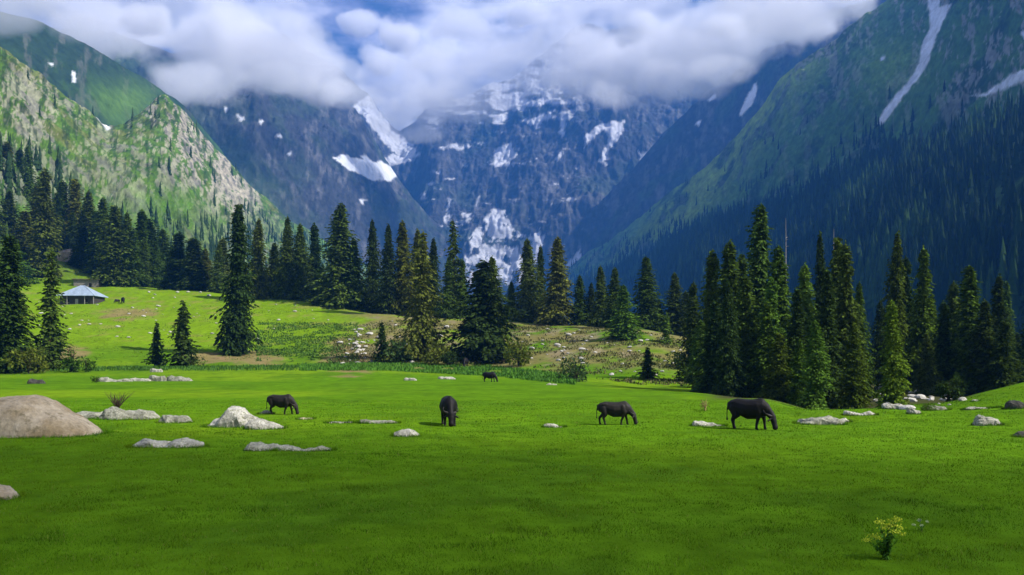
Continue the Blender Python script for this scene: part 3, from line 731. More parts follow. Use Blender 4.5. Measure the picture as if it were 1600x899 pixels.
def scatter(key, n, cond, seed):
    P, qx, qy, t = MT[key]; rg = np.random.default_rng(seed)
    du = np.linalg.norm(np.cross(P[1:, :-1] - P[:-1, :-1], P[:-1, 1:] - P[:-1, :-1]), axis=-1)
    wgt = du * cond(qx, qy, t, P)[:-1, :-1] * (t[:-1, :-1] < 0.999); wgt = wgt.ravel() / wgt.sum()
    idx = rg.choice(len(wgt), n, p=wgt); i, j = np.unravel_index(idx, du.shape)
    a = rg.uniform(0, 1, (n, 1)); b = rg.uniform(0, 1, (n, 1))
    return P[i, j] + a * (P[i + 1, j] - P[i, j]) + b * (P[i, j + 1] - P[i, j])

pts = scatter('forest', 9000, lambda x, y, t, P: (0.10 + sstep(-0.30, 0.15, fbm(P[..., 0] / 75, P[..., 1] / 75, P[..., 2] / 75, 4, 5))) * (0.35 + 0.65 * sstep(1.0, 0.86, t)), 1)
forest('forest', pts, np.random.default_rng(2).triangular(12, 24, 42, len(pts)), 'dark blue-green conifer forest covering the steep right-hand slope', 3)
def _tl(x, y, t, P):
    line = np.interp(x, [900, 1000, 1100, 1200, 1300, 1380, 1450, 1500, 1600, 1800], [430, 385, 345, 300, 262, 205, 220, 232, 185, 160])
    return sstep(-22, 45, y - line + 46 * fbm(P[..., 0] / 110, P[..., 1] / 110, P[..., 2] / 110, 4, 9)) + 0.02 * (y > line - 90)
pts = scatter('right', 5200, _tl, 4)
forest('forest', pts, np.random.default_rng(5).uniform(15, 27, len(pts)), 'scattered conifer wood at the tree line under the long snow gully', 6)
def _ll(x, y, t, P):
    line = np.interp(x, [-200, 0, 60, 120, 200, 300, 400, 500], [200, 225, 240, 300, 330, 340, 345, 380])
    return sstep(-15, 25, y - line + 40 * fbm(P[..., 0] / 60, P[..., 1] / 60, P[..., 2] / 60, 4, 19)) + 0.035
pts = scatter('left', 1500, _ll, 7)
forest('forest', pts, np.random.default_rng(8).uniform(9, 20, len(pts)), 'loose conifer wood at the foot of the rocky left mountainside', 9, (0.022, 0.048, 0.016), (0.05, 0.085, 0.02))

# ------------------------------------------------------------------ rocks
def rock_mesh(name, wdt, prof, dep, seed, rough=0.16, nu=60, nv=28, cutk=0.85, tent=0.62):
    rg = np.random.default_rng(seed)
    s = np.linspace(0, 1, nu); s = 0.5 - 0.5 * np.cos(math.pi * s) if False else s
    a = np.linspace(0, math.pi, nv); S, A = np.meshgrid(s, a, indexing='ij')
    h = np.interp(S, *zip(*prof)); ends = np.clip(np.sin(math.pi * np.clip(S, 0.0, 1)), 0, 1) ** 0.5
    h = h * np.clip(np.minimum(S, 1 - S) / 0.04, 0, 1) ** 0.5
    X = (S - 0.5) * wdt; Y = -np.cos(A) * dep / 2 * (0.25 + 0.75 * ends); Z = np.sin(A) ** tent * h
    sk = rg.uniform(-0.25, 0.25); Y = Y + sk * (X / wdt) * dep
    sc = max(wdt, 0.4); k = rough * min(wdt * 0.35, dep, max(p[1] for p in prof) * 1.6)
    d = k * (0.9 * fbm(X / sc * 4, Y / sc * 4, Z / sc * 4, 4, seed) + 0.7 * (ridged(X / sc * 3, Y / sc * 3, Z / sc * 5, 3, seed + 9) - 0.4))
    nl = np.sqrt((X / wdt) ** 2 + (Y / dep) ** 2 + 0.05)
    X = X + d * X / wdt / nl; Y = Y + d * Y / dep / nl; Z = Z + d * 0.8 * np.sin(A)
    hm = max(p[1] for p in prof)
    for q in range(22):     # flat fracture faces
        nv3 = unit(rg.normal(0, 1, 3) * [1, 1, 0.9] + [0, -0.25, 0.35]); c0 = np.interp(rg.uniform(0.1, 0.9), *zip(*prof))
        sxp = rg.uniform(0.08, 0.92); hh = np.interp(sxp, *zip(*prof)); pt = np.array([(sxp - 0.5) * wdt, 0, 0]); ext = abs(nv3[0]) * wdt * 0.10 + abs(nv3[1]) * dep * 0.46 + abs(nv3[2]) * hh * 0.9
        off = nv3 @ pt + ext * rg.uniform(0.66, 0.98)
        dd = X * nv3[0] + Y * nv3[1] + Z * nv3[2] - off; near = np.exp(-((X - pt[0]) / (0.28 * wdt)) ** 2)
        dd = np.clip(dd, 0, hm * 0.5) * near * cutk; X = X - dd * nv3[0]; Y = Y - dd * nv3[1]; Z = Z - dd * nv3[2]
    fine = fbm(X * 5, Y * 5, Z * 5 + seed, 4, seed + 3, 0.6) * min(0.05, hm * 0.10); Z = Z + fine; Y = Y + fine
    Z = np.where((A < 0.01) | (A > math.pi - 0.01), -0.3, Z - 0.05)
    V = np.stack([X, Y, Z], -1).reshape(-1, 3)
    return mesh_np(name, V, grid_quads(nu, nv)[:, ::-1], smooth=False)

ROCKS = []
def rock(p0, p1, base, prof, mat, label, name='boulder', dep=0.8, seed=None, group=None, Dmin=12.0, rough=0.16, tent=0.62, cut=0.95):
    c = hit((p0 + p1) / 2, base, Dmin); k = c.y / F; wdt = (p1 - p0) * k
    pr = [(a, b * k) for a, b in prof]; hm = max(b for a, b in pr); dp = max(min(wdt * dep, 6), hm * 0.9)
    y = c.y + dp * 0.5; x = (((p0 + p1) / 2) - 800) / F * y
    me = rock_mesh(name, wdt * y / c.y, pr, dp, seed or int(p0 * 7 + base), rough, tent=tent, cutk=cut)
    o = link(name, me, mat); o.location = (x, y, gz(x, y)); ROCKS.append((x, y, wdt * y / c.y, dp))
    tag(o, label, 'rock', group); return o
dome = lambda h: [(0, h * .35), (.2, h * .8), (.45, h), (.75, h * .75), (1, h * .25)]
slab = lambda h: [(0, h * .6), (.15, h), (.5, h * .85), (.8, h * .9), (1, h * .3)]
wedge = lambda h: [(0, h * .9), (.12, h), (.5, h * .6), (1, h * .08)]
rock(-75, 154, 686, [(0, 30), (.2, 56), (.36, 68), (.50, 79), (.54, 79), (.60, 68), (.76, 42), (.88, 23), (.96, 12), (1, 7)], M_ROCK_TAN, 'huge smooth tan boulder sloping down to a low tip in the grass', dep=0.7, rough=0.05, tent=0.9, cut=0.35)
rock(-50, 28, 784, [(0, 30), (.4, 34), (.65, 30), (.85, 18), (1, 5)], M_ROCK_TAN, 'tan stone cut off by the picture edge below the huge boulder', dep=0.8, rough=0.1)
rock(116, 168, 655, slab(13), M_ROCK_GREY, 'grey mossy slab at the left end of the broken rock ledge')
rock(156, 205, 657, dome(22), M_ROCK_GREY, 'humped grey rock under the dead brush')
rock(182, 246, 657, slab(18), M_ROCK_GREY, 'flat-topped grey rock right of the dead brush')
rock(248, 299, 662, slab(13), M_ROCK_GREY, 'low grey slab at the right end of the broken rock ledge')
rock(322, 420, 669, [(0, 4), (.12, 15), (.3, 28), (.5, 32), (.7, 27), (.9, 13), (1, 5)], M_ROCK_PALE, 'large domed pale grey rock with weathered cracks', rough=0.22)
rock(384, 446, 672, [(0, 16), (.3, 19), (.6, 12), (1, 3)], M_ROCK_PALE, 'tilted pale slab leaning on the large domed rock')
rock(404, 427, 648, dome(8), M_ROCK_GREY, 'small grey stone behind the large domed rock')
rock(205, 320, 701, [(0, 5), (.15, 13), (.4, 11), (.55, 16), (.8, 14), (1, 8)], M_ROCK_PALE, 'long flat pale slab in front of the broken ledge', dep=0.5)
rock(385, 442, 706, slab(16), M_ROCK_GREY, 'blocky left half of the long low stone with dark cleft')
rock(428, 521, 706, [(0, 13), (.2, 14), (.4, 8), (.6, 13), (.85, 9), (1, 3)], M_ROCK_GREY, 'long low tapering right half of the split stone', dep=0.4)
rock(613, 656, 684, [(0, 6), (.25, 15), (.45, 17), (.8, 10), (1, 4)], M_ROCK_PALE, 'small wedge-shaped pale rock with a dark shaded side')
rock(560, 624, 663, slab(9), M_ROCK_GREY, 'thin grey slab strip behind the wedge-shaped rock', dep=0.4)
rock(508, 560, 662, slab(4), M_ROCK_GREY, 'barely raised strip of grey stone in the grass', dep=0.4)
rock(464, 492, 656, dome(5), M_ROCK_TAN, 'small brownish stone near the hindmost grazing buffalo')
rock(848, 884, 669, wedge(10), M_ROCK_PALE, 'small white wedge stone left of the young buffalo', dep=0.5)
rock(1080, 1134, 667, wedge(13), M_ROCK_PALE, 'bright white flat wedge stone left of the biggest buffalo', dep=0.5)
rock(1244, 1318, 665, [(0, 3), (.25, 15), (.45, 23), (.65, 21), (.85, 10), (1, 5)], M_ROCK_GREY, 'dark-sided grey boulder right of the biggest buffalo', rough=0.22)
rock(1296, 1328, 661, dome(10), M_ROCK_PALE, 'pale stone leaning on the dark-sided boulder')
rock(1318, 1370, 650, [(0, 12), (.2, 7), (.6, 5), (.8, 8), (1, 4)], M_ROCK_PALE, 'low pale stone strip between two boulders', dep=0.4)
rock(1376, 1412, 640, [(0, 7), (.3, 12), (.7, 12), (1, 6)], M_ROCK_PALE, 'pale flat-topped boulder at the foot of the slender bright conifer')
rock(1418, 1438, 648, [(0, 13), (.4, 13), (1, 6)], M_ROCK_PALE, 'small tilted pale stone near the shaded boulder patch')
rock(1444, 1482, 642, slab(9), M_ROCK_GREY, 'grey slab at the edge of the shaded boulder patch')
rock(1522, 1563, 666, [(0, 10), (.2, 19), (.45, 21), (.75, 14), (1, 8)], M_ROCK_PALE, 'speckled pale grey boulder on the right-hand meadow', rough=0.25)
rock(1504, 1562, 640, slab(5), M_ROCK_PALE, 'row of low pale stone behind the speckled boulder', dep=0.3)
rock(1518, 1530, 628, dome(5), M_ROCK_PALE, 'tiny pale stone on the grassy rise')
rock(1570, 1606, 640, dome(19), M_ROCK_DARK, 'dark mossy boulder on the grassy rise')
rock(1584, 1618, 685, dome(13), M_ROCK_DARK, 'dark stone below the mossy boulder')
rock(44, 69, 600, dome(10), M_ROCK_DARK, 'black low boulder lying in the left meadow')
for (a, b, y, h, l) in [(150, 207, 597, 9, 'low pale stone strip with dark gaps below the young spruces'), (203, 236, 596, 7, 'flat stone in the row below the young spruces'), (232, 263, 596, 12, 'rounded pale stone in the row below the young spruces'),
                        (260, 303, 596, 10, 'last stone at the right end of the row below the young spruces'), (234, 256, 582, 7, 'single pale stone at the foot of the smaller young spruce'),
                        (630, 652, 595, 6, 'little pale stone in the far meadow below the bank'), (684, 712, 593, 5, 'thin pale stone in the far meadow near the tall herbs'), (852, 872, 602, 4, 'tiny pale stone in the meadow right of the far calf')]:
    rock(a, b, y, slab(h), M_ROCK_GREY if h > 8 else M_ROCK_PALE, l, dep=0.5, name='stone')
rock(88, 128, 412, [(0, 8), (.3, 26), (.5, 34), (.75, 24), (1, 5)], M_ROCK_TAN, 'beige rock outcrop between the conifers above the hut', dep=0.6, rough=0.25, Dmin=200)
rock(-10, 32, 350, [(0, 22), (.4, 26), (.8, 18), (1, 6)], M_ROCK_TAN, 'brown rock outcrop under the highest trees on the left slope', dep=0.5, rough=0.25, Dmin=200)

# loose stones: five shapes, copied
def stone_mesh(seed):
    bm = bmesh.new(); bmesh.ops.create_icosphere(bm, subdivisions=2, radius=0.5)
    co = np.array([v.co for v in bm.verts]); d = 1 + 0.35 * fbm(co[:, 0] * 2, co[:, 1] * 2, co[:, 2] * 2 + seed, 3, seed)
    for v, k in zip(bm.verts, d): v.co = v.co * k; v.co.z *= 0.7
    return pbm(bpy.data.meshes.new('stone'), bm)
STONES = [stone_mesh(k) for k in range(5)]
for k, m in enumerate(STONES): m.materials.append(M_STONE if k < 4 else M_ROCK_PALE)
KS = random.Random(12)
def stone(px, py, size_px, label, group, Dmin=100.0):
    p = hit(px, py, Dmin); s = size_px * 1.45 * p.y / F
    o = link('stone', KS.choice(STONES)); o.location = (p.x, p.y, p.z + 0.12 * s)
    o.scale = (s * KS.uniform(.8, 1.4), s * KS.uniform(.7, 1.2), s * KS.uniform(.6, 1.0)); o.rotation_euler = (KS.uniform(-.2, .2), KS.uniform(-.2, .2), KS.uniform(0, 6.28))
    tag(o, label, 'stone', group)
BK = ('pale stone strewn on the dry stony bank', 'loose stones on the bank')
n = 0
while n < 150:
    px = KS.uniform(520, 1120); y0 = float(np.interp(px, [520, 600, 800, 900, 1000, 1120], [530, 500, 508, 514, 520, 545])); y1 = float(np.interp(px, [520, 600, 800, 900, 1000, 1120], [578, 568, 568, 580, 596, 604]))
    stone(px, KS.uniform(y0, y1), KS.choice([2.0, 2.5, 3, 3.5, 4, 5, 6.5]), *BK); n += 1
for k in range(26): stone(KS.gauss(558, 16), KS.gauss(540, 12), KS.choice([3, 4, 5, 6]), *BK)
for k in range(70): stone(KS.uniform(60, 520), KS.uniform(462, 530), KS.choice([1.6, 2, 2.5, 3, 4]), 'pale stone dotted over the sunny upper pasture', 'stones on the pasture')
for k in range(22): stone(KS.uniform(230, 440), KS.gauss(457, 2), KS.choice([3, 4, 5]), 'pale stone in the line along the edge of the wood', 'stones along the wood edge', 200)
for k in range(46): stone(KS.uniform(1330, 1510), KS.gauss(622, 7), KS.choice([4, 6, 8, 10, 13]), 'grey boulder in the shaded boulder patch under the conifers', 'boulders under the conifers', 60)

# ------------------------------------------------------------------ shrubs and herbs
def shrub(px, top, base, wid, col, label, seed, card=0.14, dens=1.0, stems=6, name='shrub', D=None, stemmat=None, leaves=True, group=None):
    p = hit(px, base, 12) if D is None else None
    k = p.y / F; H = (base - top) * k; R = wid / 2 * k; rg = np.random.default_rng(seed)
    root = empty(name, (p.x, p.y, p.z - 0.03))
    V = []; Q = []
    for s in range(stems):
        a = rg.uniform(0, 6.28); tilt = rg.uniform(0.1, 0.9); pts_ = [np.array([0, 0, 0.0])]
        for q in range(1, 5):
            f = q / 4; pts_.append(np.array([math.cos(a) * R * tilt * f ** 1.3, math.sin(a) * R * tilt * f ** 1.3, H * 0.85 * f]) + rg.normal(0, 0.05 * R, 3) * f)
        b = len(V); r0 = 0.02 * H + 0.008
        for q, c in enumerate(pts_):
            r = r0 * (1 - q / 4.6)
            for j in range(4): V.append(c + np.array([math.cos(j * 1.571) * r, math.sin(j * 1.571) * r, 0]))
        for q in range(4):
            for j in range(4): Q.append((b + q * 4 + j, b + q * 4 + (j + 1) % 4, b + (q + 1) * 4 + (j + 1) % 4, b + (q + 1) * 4 + j))
    link('stem', mesh_np('stem', np.array(V), np.array(Q)), stemmat or M_BARK, root)
    if leaves:
        n = int(700 * dens); u = unit(rg.normal(0, 1, (n, 3))); rr = rg.uniform(0.25, 1, n) ** 0.5 * (1 + 0.3 * fbm(u[:, 0] * 2.5, u[:, 1] * 2.5, u[:, 2] * 2.5, 2, seed))
        nl = 6; lc = rg.uniform(-1, 1, (nl, 3)) * [0.62 * R, 0.62 * R, 0.26 * H]; lr = rg.uniform(0.32, 0.62, nl); wl_ = rg.integers(0, nl, n)
        P = u * (rr * lr[wl_])[:, None] * [R, R, H * 0.62] + lc[wl_]; P[:, 2] = np.maximum(P[:, 2] + H * 0.42, 0.02)
        d = unit(u + rg.normal(0, 0.6, (n, 3)) + [0, 0, -0.1]); A = d * (card * H * rg.uniform(0.5, 1.3, n))[:, None]
        Wd = unit(np.cross(d, rg.normal(0, 1, (n, 3)))) * (card * H * 0.3 * rg.uniform(0.6, 1.2, n))[:, None]
        Vq, Qq = quads_from(P, A, Wd); c = link('leaves', mesh_np('leaves', Vq, Qq, smooth=False), M_LEAF, root); c.color = (*col, 1)
    tag(root, label, 'shrub', group); return root, p, H, R
SAGE = (0.060, 0.105, 0.030); LEAFG = (0.05, 0.10, 0.015)
shrub(900, 556, 596, 50, SAGE, 'grey-green leafy bush at the foot of the stony bank', 1)
shrub(622, 520, 568, 46, SAGE, 'sage green bush beside the airy olive conifer', 2)
shrub(684, 532, 572, 40, OLIVE, 'olive bush on the right of the airy olive conifer', 3)
shrub(700, 548, 574, 30, DARK, 'low dark bush left of the broad dark conifer', 31)
shrub(810, 530, 572, 40, OLIVE, 'yellowish bush on the right of the broad dark conifer', 33)
shrub(112, 540, 582, 26, LEAFG, 'thin leafy shrub right of the gappy spruce', 4, dens=0.5)
shrub(135, 556, 582, 24, LEAFG, 'low dark shrub in the grass right of the thin leafy shrub', 5, dens=0.5)
shrub(45, 540, 584, 60, OLIVE, 'tangled bush between the two conifers at the left edge', 6)
shrub(302, 552, 574, 34, DARK, 'low bush right of the taller young spruce', 7)
shrub(1335, 596, 636, 50, OLIVE, 'brownish bush at the front of the grove', 8)
shrub(1480, 590, 628, 40, DARK, 'dark bush among the shaded boulders', 9)
shrub(1448, 628, 642, 22, BRIGHT, 'small green bush beside the grey slab', 10)
shrub(1405, 600, 634, 34, OLIVE, 'yellow-green bush behind the pale flat-topped boulder', 11)
shrub(183, 608, 641, 64, SAGE, 'bare dead brush on the humped grey rock', 12, leaves=False, stems=34, name='dead_brush', stemmat=M_BARK)
shrub(150, 584, 598, 18, DARK, 'small dark weed at the left end of the stone row', 13, dens=0.4)
shrub(1060, 545, 575, 40, DARK, 'dark bush in the shadow at the end of the bank', 14)
shrub(1085, 560, 606, 50, DARK, 'large dark bush at the left edge of the grove', 15)
M_DRY = mat_plain('dry_stalks', (0.36, 0.27, 0.11), 0.9, 0.3, 4, 0.2)
shrub(1102, 622, 642, 18, (0.2, 0.15, 0.06), 'dry straw-coloured dock stalks standing in the meadow', 19, stems=12, dens=0.15, name='dry_weed', stemmat=M_DRY)

M_FLOWER = mat_plain('yellow_flower', (0.55, 0.62, 0.03), 0.7, 0.25, 30, 0.1)
M_FLOWER2 = mat_plain('white_flower', (0.45, 0.55, 0.30), 0.7, 0.2, 30, 0.1)
def flower_plant(px, top, base, wid, seed, nst, label, fm, lean=0.0):
    p = hit(px, base); k = p.y / F; H = (base - top) * k; R = wid / 2 * k; rg = np.random.default_rng(seed)
    root = empty('flowering_plant', (p.x, p.y, p.z - 0.01))
    me_l = []
    for s in range(nst):
        a = rg.uniform(0, 6.28); ti = rg.uniform(0.15, 1.0); hh = H * rg.uniform(0.6, 1.0) * (1 - 0.35 * ti * ti)
        tip = np.array([math.cos(a) * R * ti + lean * hh, math.sin(a) * R * ti * 0.8, hh]); c0 = np.array([0, 0, 0.0]); V = []; Q = []
        for q in range(5):
            f = q / 4; c = np.array([tip[0] * f ** 1.4, tip[1] * f ** 1.4, hh * f]); r = 0.006 * (1 - 0.5 * f)
            for j in range(4): V.append(c + np.array([math.cos(j * 1.571) * r, math.sin(j * 1.571) * r, 0]))
        for q in range(4):
            for j in range(4): Q.append((q * 4 + j, q * 4 + (j + 1) % 4, (q + 1) * 4 + (j + 1) % 4, (q + 1) * 4 + j))
        st = link('stem', mesh_np('stem', np.array(V), np.array(Q)), M_HERBST, root)
        n = 26; f = rg.uniform(0.05, 0.9, n); P = np.stack([tip[0] * f ** 1.4, tip[1] * f ** 1.4, hh * f], 1)
        d = unit(rg.normal(0, 1, (n, 3)) + [0, 0, 0.3]); A = d * (H * 0.17 * rg.uniform(0.6, 1.2, n) * (1.1 - 0.6 * f))[:, None]; Wd = unit(np.cross(d, [0.1, 0.2, 1.0])) * (H * 0.03)
        me_l.append((P, A, Wd))
        n = 34; rr = H * 0.11; q = rg.normal(0, 0.5, (n, 3)) * [rr, rr, rr * 0.35] + tip
        d = unit(rg.normal(0, 1, (n, 3)) + [0, 0, 1.2]); A = d * 0.030; Wd = unit(np.cross(d, rg.normal(0, 1, (n, 3)))) * 0.014
        Vq, Qq = quads_from(q, A, Wd); link('flower_head', mesh_np('flower_head', Vq, Qq, smooth=False), fm, root)['kind'] = 'stuff'
    P, A, Wd = [np.concatenate([m[i] for m in me_l]) for i in range(3)]
    Vq, Qq = quads_from(P, A, Wd); c = link('leaves', mesh_np('leaves', Vq, Qq, smooth=False), M_LEAF, root); c.color = (0.10, 0.24, 0.03, 1)
    tag(root, label, 'plant')
M_HERBST = mat_plain('green_stem', (0.06, 0.12, 0.02), 0.8, 0.2, 20, 0.0)
flower_plant(1384, 808, 876, 66, 1, 18, 'knee-high leafy plant with yellow flower heads in the near grass', M_FLOWER, 0.1)
flower_plant(1440, 814, 834, 26, 2, 5, 'small low plant with whitish flower heads beside the yellow-flowered plant', M_FLOWER2)

# tall herbs along the foot of the bank
def herbs(name, n, x0, x1, yf0, yf1, h, label, seed, c0, c1):
    rg = np.random.default_rng(seed); px = rg.uniform(x0, x1, n); D = np.zeros(n)
    cols = np.linspace(x0, x1, 40); d0 = np.array([hit(c, np.interp(c, *zip(*yf1)), 60).y for c in cols]); d1 = np.array([hit(c, np.interp(c, *zip(*yf0)), 60).y for c in cols])
    D = lerp(np.interp(px, cols, d0), np.interp(px, cols, d1), rg.uniform(0, 1, n) ** 1.0)
    X = (px - 800) / F * D; keep = fbm(X / 3, D / 3, 0, 3, seed) > -0.30; X = X[keep]; D = D[keep]; n = len(X)
    P = np.stack([X, D, ground_z(X, D) - 0.02], 1); hh = h * rg.uniform(0.5, 1.25, n)
    d = unit(np.stack([rg.normal(0, 0.35, n), rg.normal(0, 0.35, n), np.ones(n)], 1)); A = d * hh[:, None]; a = rg.uniform(0, 6.28, n)
    Wd = np.stack([np.cos(a), np.sin(a), 0 * a], 1) * (hh * 0.16)[:, None]
    V, Q = quads_from(P, A, Wd); me = mesh_np(name, V, Q, smooth=False); u = rg.uniform(0, 1, n)[:, None]
    set_col(me, np.repeat(np.array(c0) * (1 - u) + np.array(c1) * u, 4, 0)); o = link(name, me, M_HERB); tag(o, label, 'herbs', kind='stuff')
herbs('tall_herbs', 26000, 470, 900, [(470, 572), (600, 568), (760, 572), (900, 588)], [(470, 580), (600, 580), (760, 588), (900, 602)], 0.55, 'strip of tall bright green herbs along the foot of the bank', 3, (0.045, 0.13, 0.012), (0.09, 0.22, 0.02))
def tufts(name, n, x0, x1, top, bot, h, label, seed, c0, c1, thr, grp=7.0):
    rg = np.random.default_rng(seed); m = n * 4; px = rg.uniform(x0, x1, m); cols = np.linspace(x0, x1, 50)
    da = np.array([hit(c, np.interp(c, *zip(*bot)), 100).y for c in cols]); db = np.array([hit(c, np.interp(c, *zip(*top)), 100).y for c in cols])
    D = lerp(np.interp(px, cols, da), np.interp(px, cols, db), rg.uniform(0, 1, m)); X = (px - 800) / F * D
    keep = np.nonzero(fbm(X / grp, D / grp, 0, 4, seed) + 0.5 * fbm(X / 1.3, D / 1.3, 0, 2, seed + 5) > thr)[0][:n]; X = X[keep]; D = D[keep]; n = len(X)
    P = np.stack([X, D, ground_z(X, D) - 0.02], 1); hh = h * rg.uniform(0.4, 1.3, n); d = unit(np.stack([rg.normal(0, 0.6, n), rg.normal(0, 0.6, n), np.ones(n)], 1)); a = rg.uniform(0, 6.28, n)
    V, Q = quads_from(P, d * hh[:, None], np.stack([np.cos(a), np.sin(a), 0 * a], 1) * (hh * 0.3)[:, None]); me = mesh_np(name, V, Q, smooth=False); u = rg.uniform(0, 1, n)[:, None]
    set_col(me, np.repeat(np.array(c0) * (1 - u) + np.array(c1) * u, 4, 0)); o = link(name, me, M_HERB); tag(o, label, 'herbs', kind='stuff')
tufts('bank_scrub', 16000, 520, 1110, [(520, 520), (600, 500), (800, 506), (900, 513), (1000, 519), (1110, 540)], [(520, 572), (600, 568), (800, 570), (900, 588), (1000, 602), (1110, 606)], 0.45, 'low olive scrub and dry tussocks on the stony bank', 51, (0.045, 0.060, 0.014), (0.16, 0.15, 0.05), 0.05)
tufts('bank_scrub', 9000, 400, 560, [(400, 505), (560, 505)], [(400, 570), (560, 570)], 0.45, 'patch of low green scrub on the slope beside the worn earth', 52, (0.03, 0.08, 0.012), (0.08, 0.16, 0.02), 0.0)
tufts('bank_scrub', 6000, 90, 480, [(90, 480), (480, 478)], [(90, 572), (480, 560)], 0.28, 'scattered grass tussocks on the sunny pasture', 53, (0.05, 0.11, 0.012), (0.13, 0.20, 0.02), 0.12)
herbs('tall_herbs', 6000, 0, 470, [(0, 577), (200, 575), (470, 572)], [(0, 583), (200, 580), (470, 580)], 0.55, 'rough darker grass along the foot of the left slope', 4, (0.035, 0.09, 0.012), (0.07, 0.16, 0.02))

# ------------------------------------------------------------------ buffaloes
def blob_mesh(name, chains, voxel):
    bm = bmesh.new()
    for ch in chains:
        for (p, r), (q, s) in zip(ch[:-1], ch[1:]):
            p, q = Vector(p), Vector(q); L_ = (q - p).length; n = max(2, int(L_ / (0.35 * min(r if not isinstance(r, tuple) else min(r), s if not isinstance(s, tuple) else min(s)))) + 1)
            for i in range(n + 1):
                f = i / n; c = p.lerp(q, f)
                R3 = [lerp((r if isinstance(r, tuple) else (r,) * 3)[k], (s if isinstance(s, tuple) else (s,) * 3)[k], f) for k in range(3)]
                bmesh.ops.create_icosphere(bm, subdivisions=2, radius=1.0, matrix=Matrix.Translation(c) @ Matrix.Diagonal((*R3, 1)))
    me = pbm(bpy.data.meshes.new(name), bm); o = bpy.data.objects.new('tmp_body', me); COL.objects.link(o)
    md = o.modifiers.new('r', 'REMESH'); md.mode = 'VOXEL'; md.voxel_size = voxel; md.use_smooth_shade = True
    sm = o.modifiers.new('s', 'SMOOTH'); sm.factor = 0.5; sm.iterations = 3
    dg = bpy.context.evaluated_depsgraph_get(); res = bpy.data.meshes.new_from_object(o.evaluated_get(dg)); res.name = name
    bpy.data.objects.remove(o); bpy.data.meshes.remove(me); return res

def buffalo_body(step, fat=1.0):
    s = step; ch = [
        [((-0.86, 0, 1.02), (.22, .24, .30)), ((-0.6, 0, 1.03), (.30, .33 * fat, .36)), ((-0.1, 0, .90), (.34, .43 * fat, .46)), ((.35, 0, .92), (.32, .38 * fat, .46)), ((.60, 0, .98), (.22, .29, .40)), ((.78, 0, .93), (.17, .21, .30))],
        [((.05, 0, 1.2), (.3, .16, .12)), ((.5, 0, 1.30), (.2, .13, .13))],
        [((.75, 0, .95), (.19, .17, .27)), ((.95, 0, .73), (.16, .14, .22)), ((1.07, 0, .58), (.15, .14, .17))],
        [((1.06, 0, .58), (.14, .16, .13)), ((1.11, 0, .44), (.135, .15, .15)), ((1.15, 0, .28), (.115, .125, .13)), ((1.18, 0, .16), (.125, .135, .11)), ((1.18, 0, .11), (.12, .14, .09))],
        [((-.72, .22, 1.20), (.10, .07, .07)), ((-.55, .20, 1.22), (.10, .07, .07))], [((-.72, -.22, 1.20), (.10, .07, .07)), ((-.55, -.20, 1.22), (.10, .07, .07))],
        [((.42, .26, .95), (.16, .10, .28)), ((.50, .24, .80), (.14, .10, .2))], [((.42, -.26, .95), (.16, .10, .28)), ((.50, -.24, .80), (.14, .10, .2))],
        [((-1.06, 0, 1.16), .05), ((-1.12, 0, .85), .032), ((-1.13, 0, .55), .028), ((-1.12, 0, .40), .05)]]
    for sd, f in ((1, s), (-1, -s)):
        ch.append([((.50, .20 * sd, .85), (.15, .12, .2)), ((.52 + f * .4, .21 * sd, .50), .085), ((.50 + f * .8, .21 * sd, .26), .062), ((.50 + f * .9, .21 * sd, .07), .065), ((.53 + f * .9, .21 * sd, .03), (.08, .07, .04))])
        ch.append([((-.70, .20 * sd, .90), (.20, .14, .28)), ((-.66 - f * .3, .22 * sd, .62), (.13, .10, .13)), ((-.84 - f * .6, .22 * sd, .42), .072), ((-.80 - f * .8, .22 * sd, .18), .058), ((-.78 - f * .8, .22 * sd, .07), .064), ((-.75 - f * .8, .22 * sd, .03), (.08, .07, .04))])
        ch.append([((1.05, .12 * sd, .54), .05), ((1.01, .25 * sd, .48), (.04, .07, .05)), ((.99, .32 * sd, .43), (.03, .06, .045))])
    return blob_mesh('body', ch, 0.03)
BODY = [buffalo_body(0.12, 1.05), buffalo_body(0.20, 0.9)]
HORNS = [tube_mesh('horn', [(1.06, .10 * s, .64), (1.0, .23 * s, .68), (.92, .33 * s, .73), (.83, .35 * s, .82), (.76, .29 * s, .92)], [.055, .055, .048, .032, .010]) for s in (1, -1)]
HOOF = None
def buffalo(px, base, hpx, yaw, body, mat, label, name='buffalo', horns=True, cat='buffalo', tail=True):
    p = hit(px, base, 20); s = hpx * p.y / F / 1.33
    root = empty(name, (p.x, p.y, p.z - 0.01), yaw, s)
    b = link('body', body if body.materials else body, None, root)
    b.data = body
    if not body.materials: body.materials.append(mat)
    b.material_slots[0].link = 'OBJECT'; b.material_slots[0].material = mat
    if horns:
        for h in HORNS:
            if not h.materials: h.materials.append(M_HORN)
            link('horn', h, None, root)
    tag(root, label, cat); return root
R_ = math.radians
buffalo(440, 648, 30, R_(-12), BODY[1], M_HIDE2, 'dark brown-black buffalo walking with lowered head behind the large domed rock')
buffalo(701, 665, 44, R_(-80), BODY[0], M_HIDE, 'black buffalo grazing head-on in the middle of the meadow')
buffalo(962, 664, 35, R_(-8), BODY[1], M_HIDE2, 'young brownish-black buffalo grazing side-on left of the biggest one')
buffalo(1172, 671, 46, R_(-40), BODY[0], M_HIDE, 'biggest jet black buffalo grazing near the white wedge stone')
buffalo(765, 597, 15, R_(-25), BODY[0], M_HIDE, 'far small black calf grazing at the edge of the tall herbs', 'buffalo_calf', False, 'calf')
buffalo(727, 574, 14, R_(-95), BODY[1], M_HIDE, 'tiny black calf standing in the tall herbs under the broad conifer', 'buffalo_calf', False, 'calf')
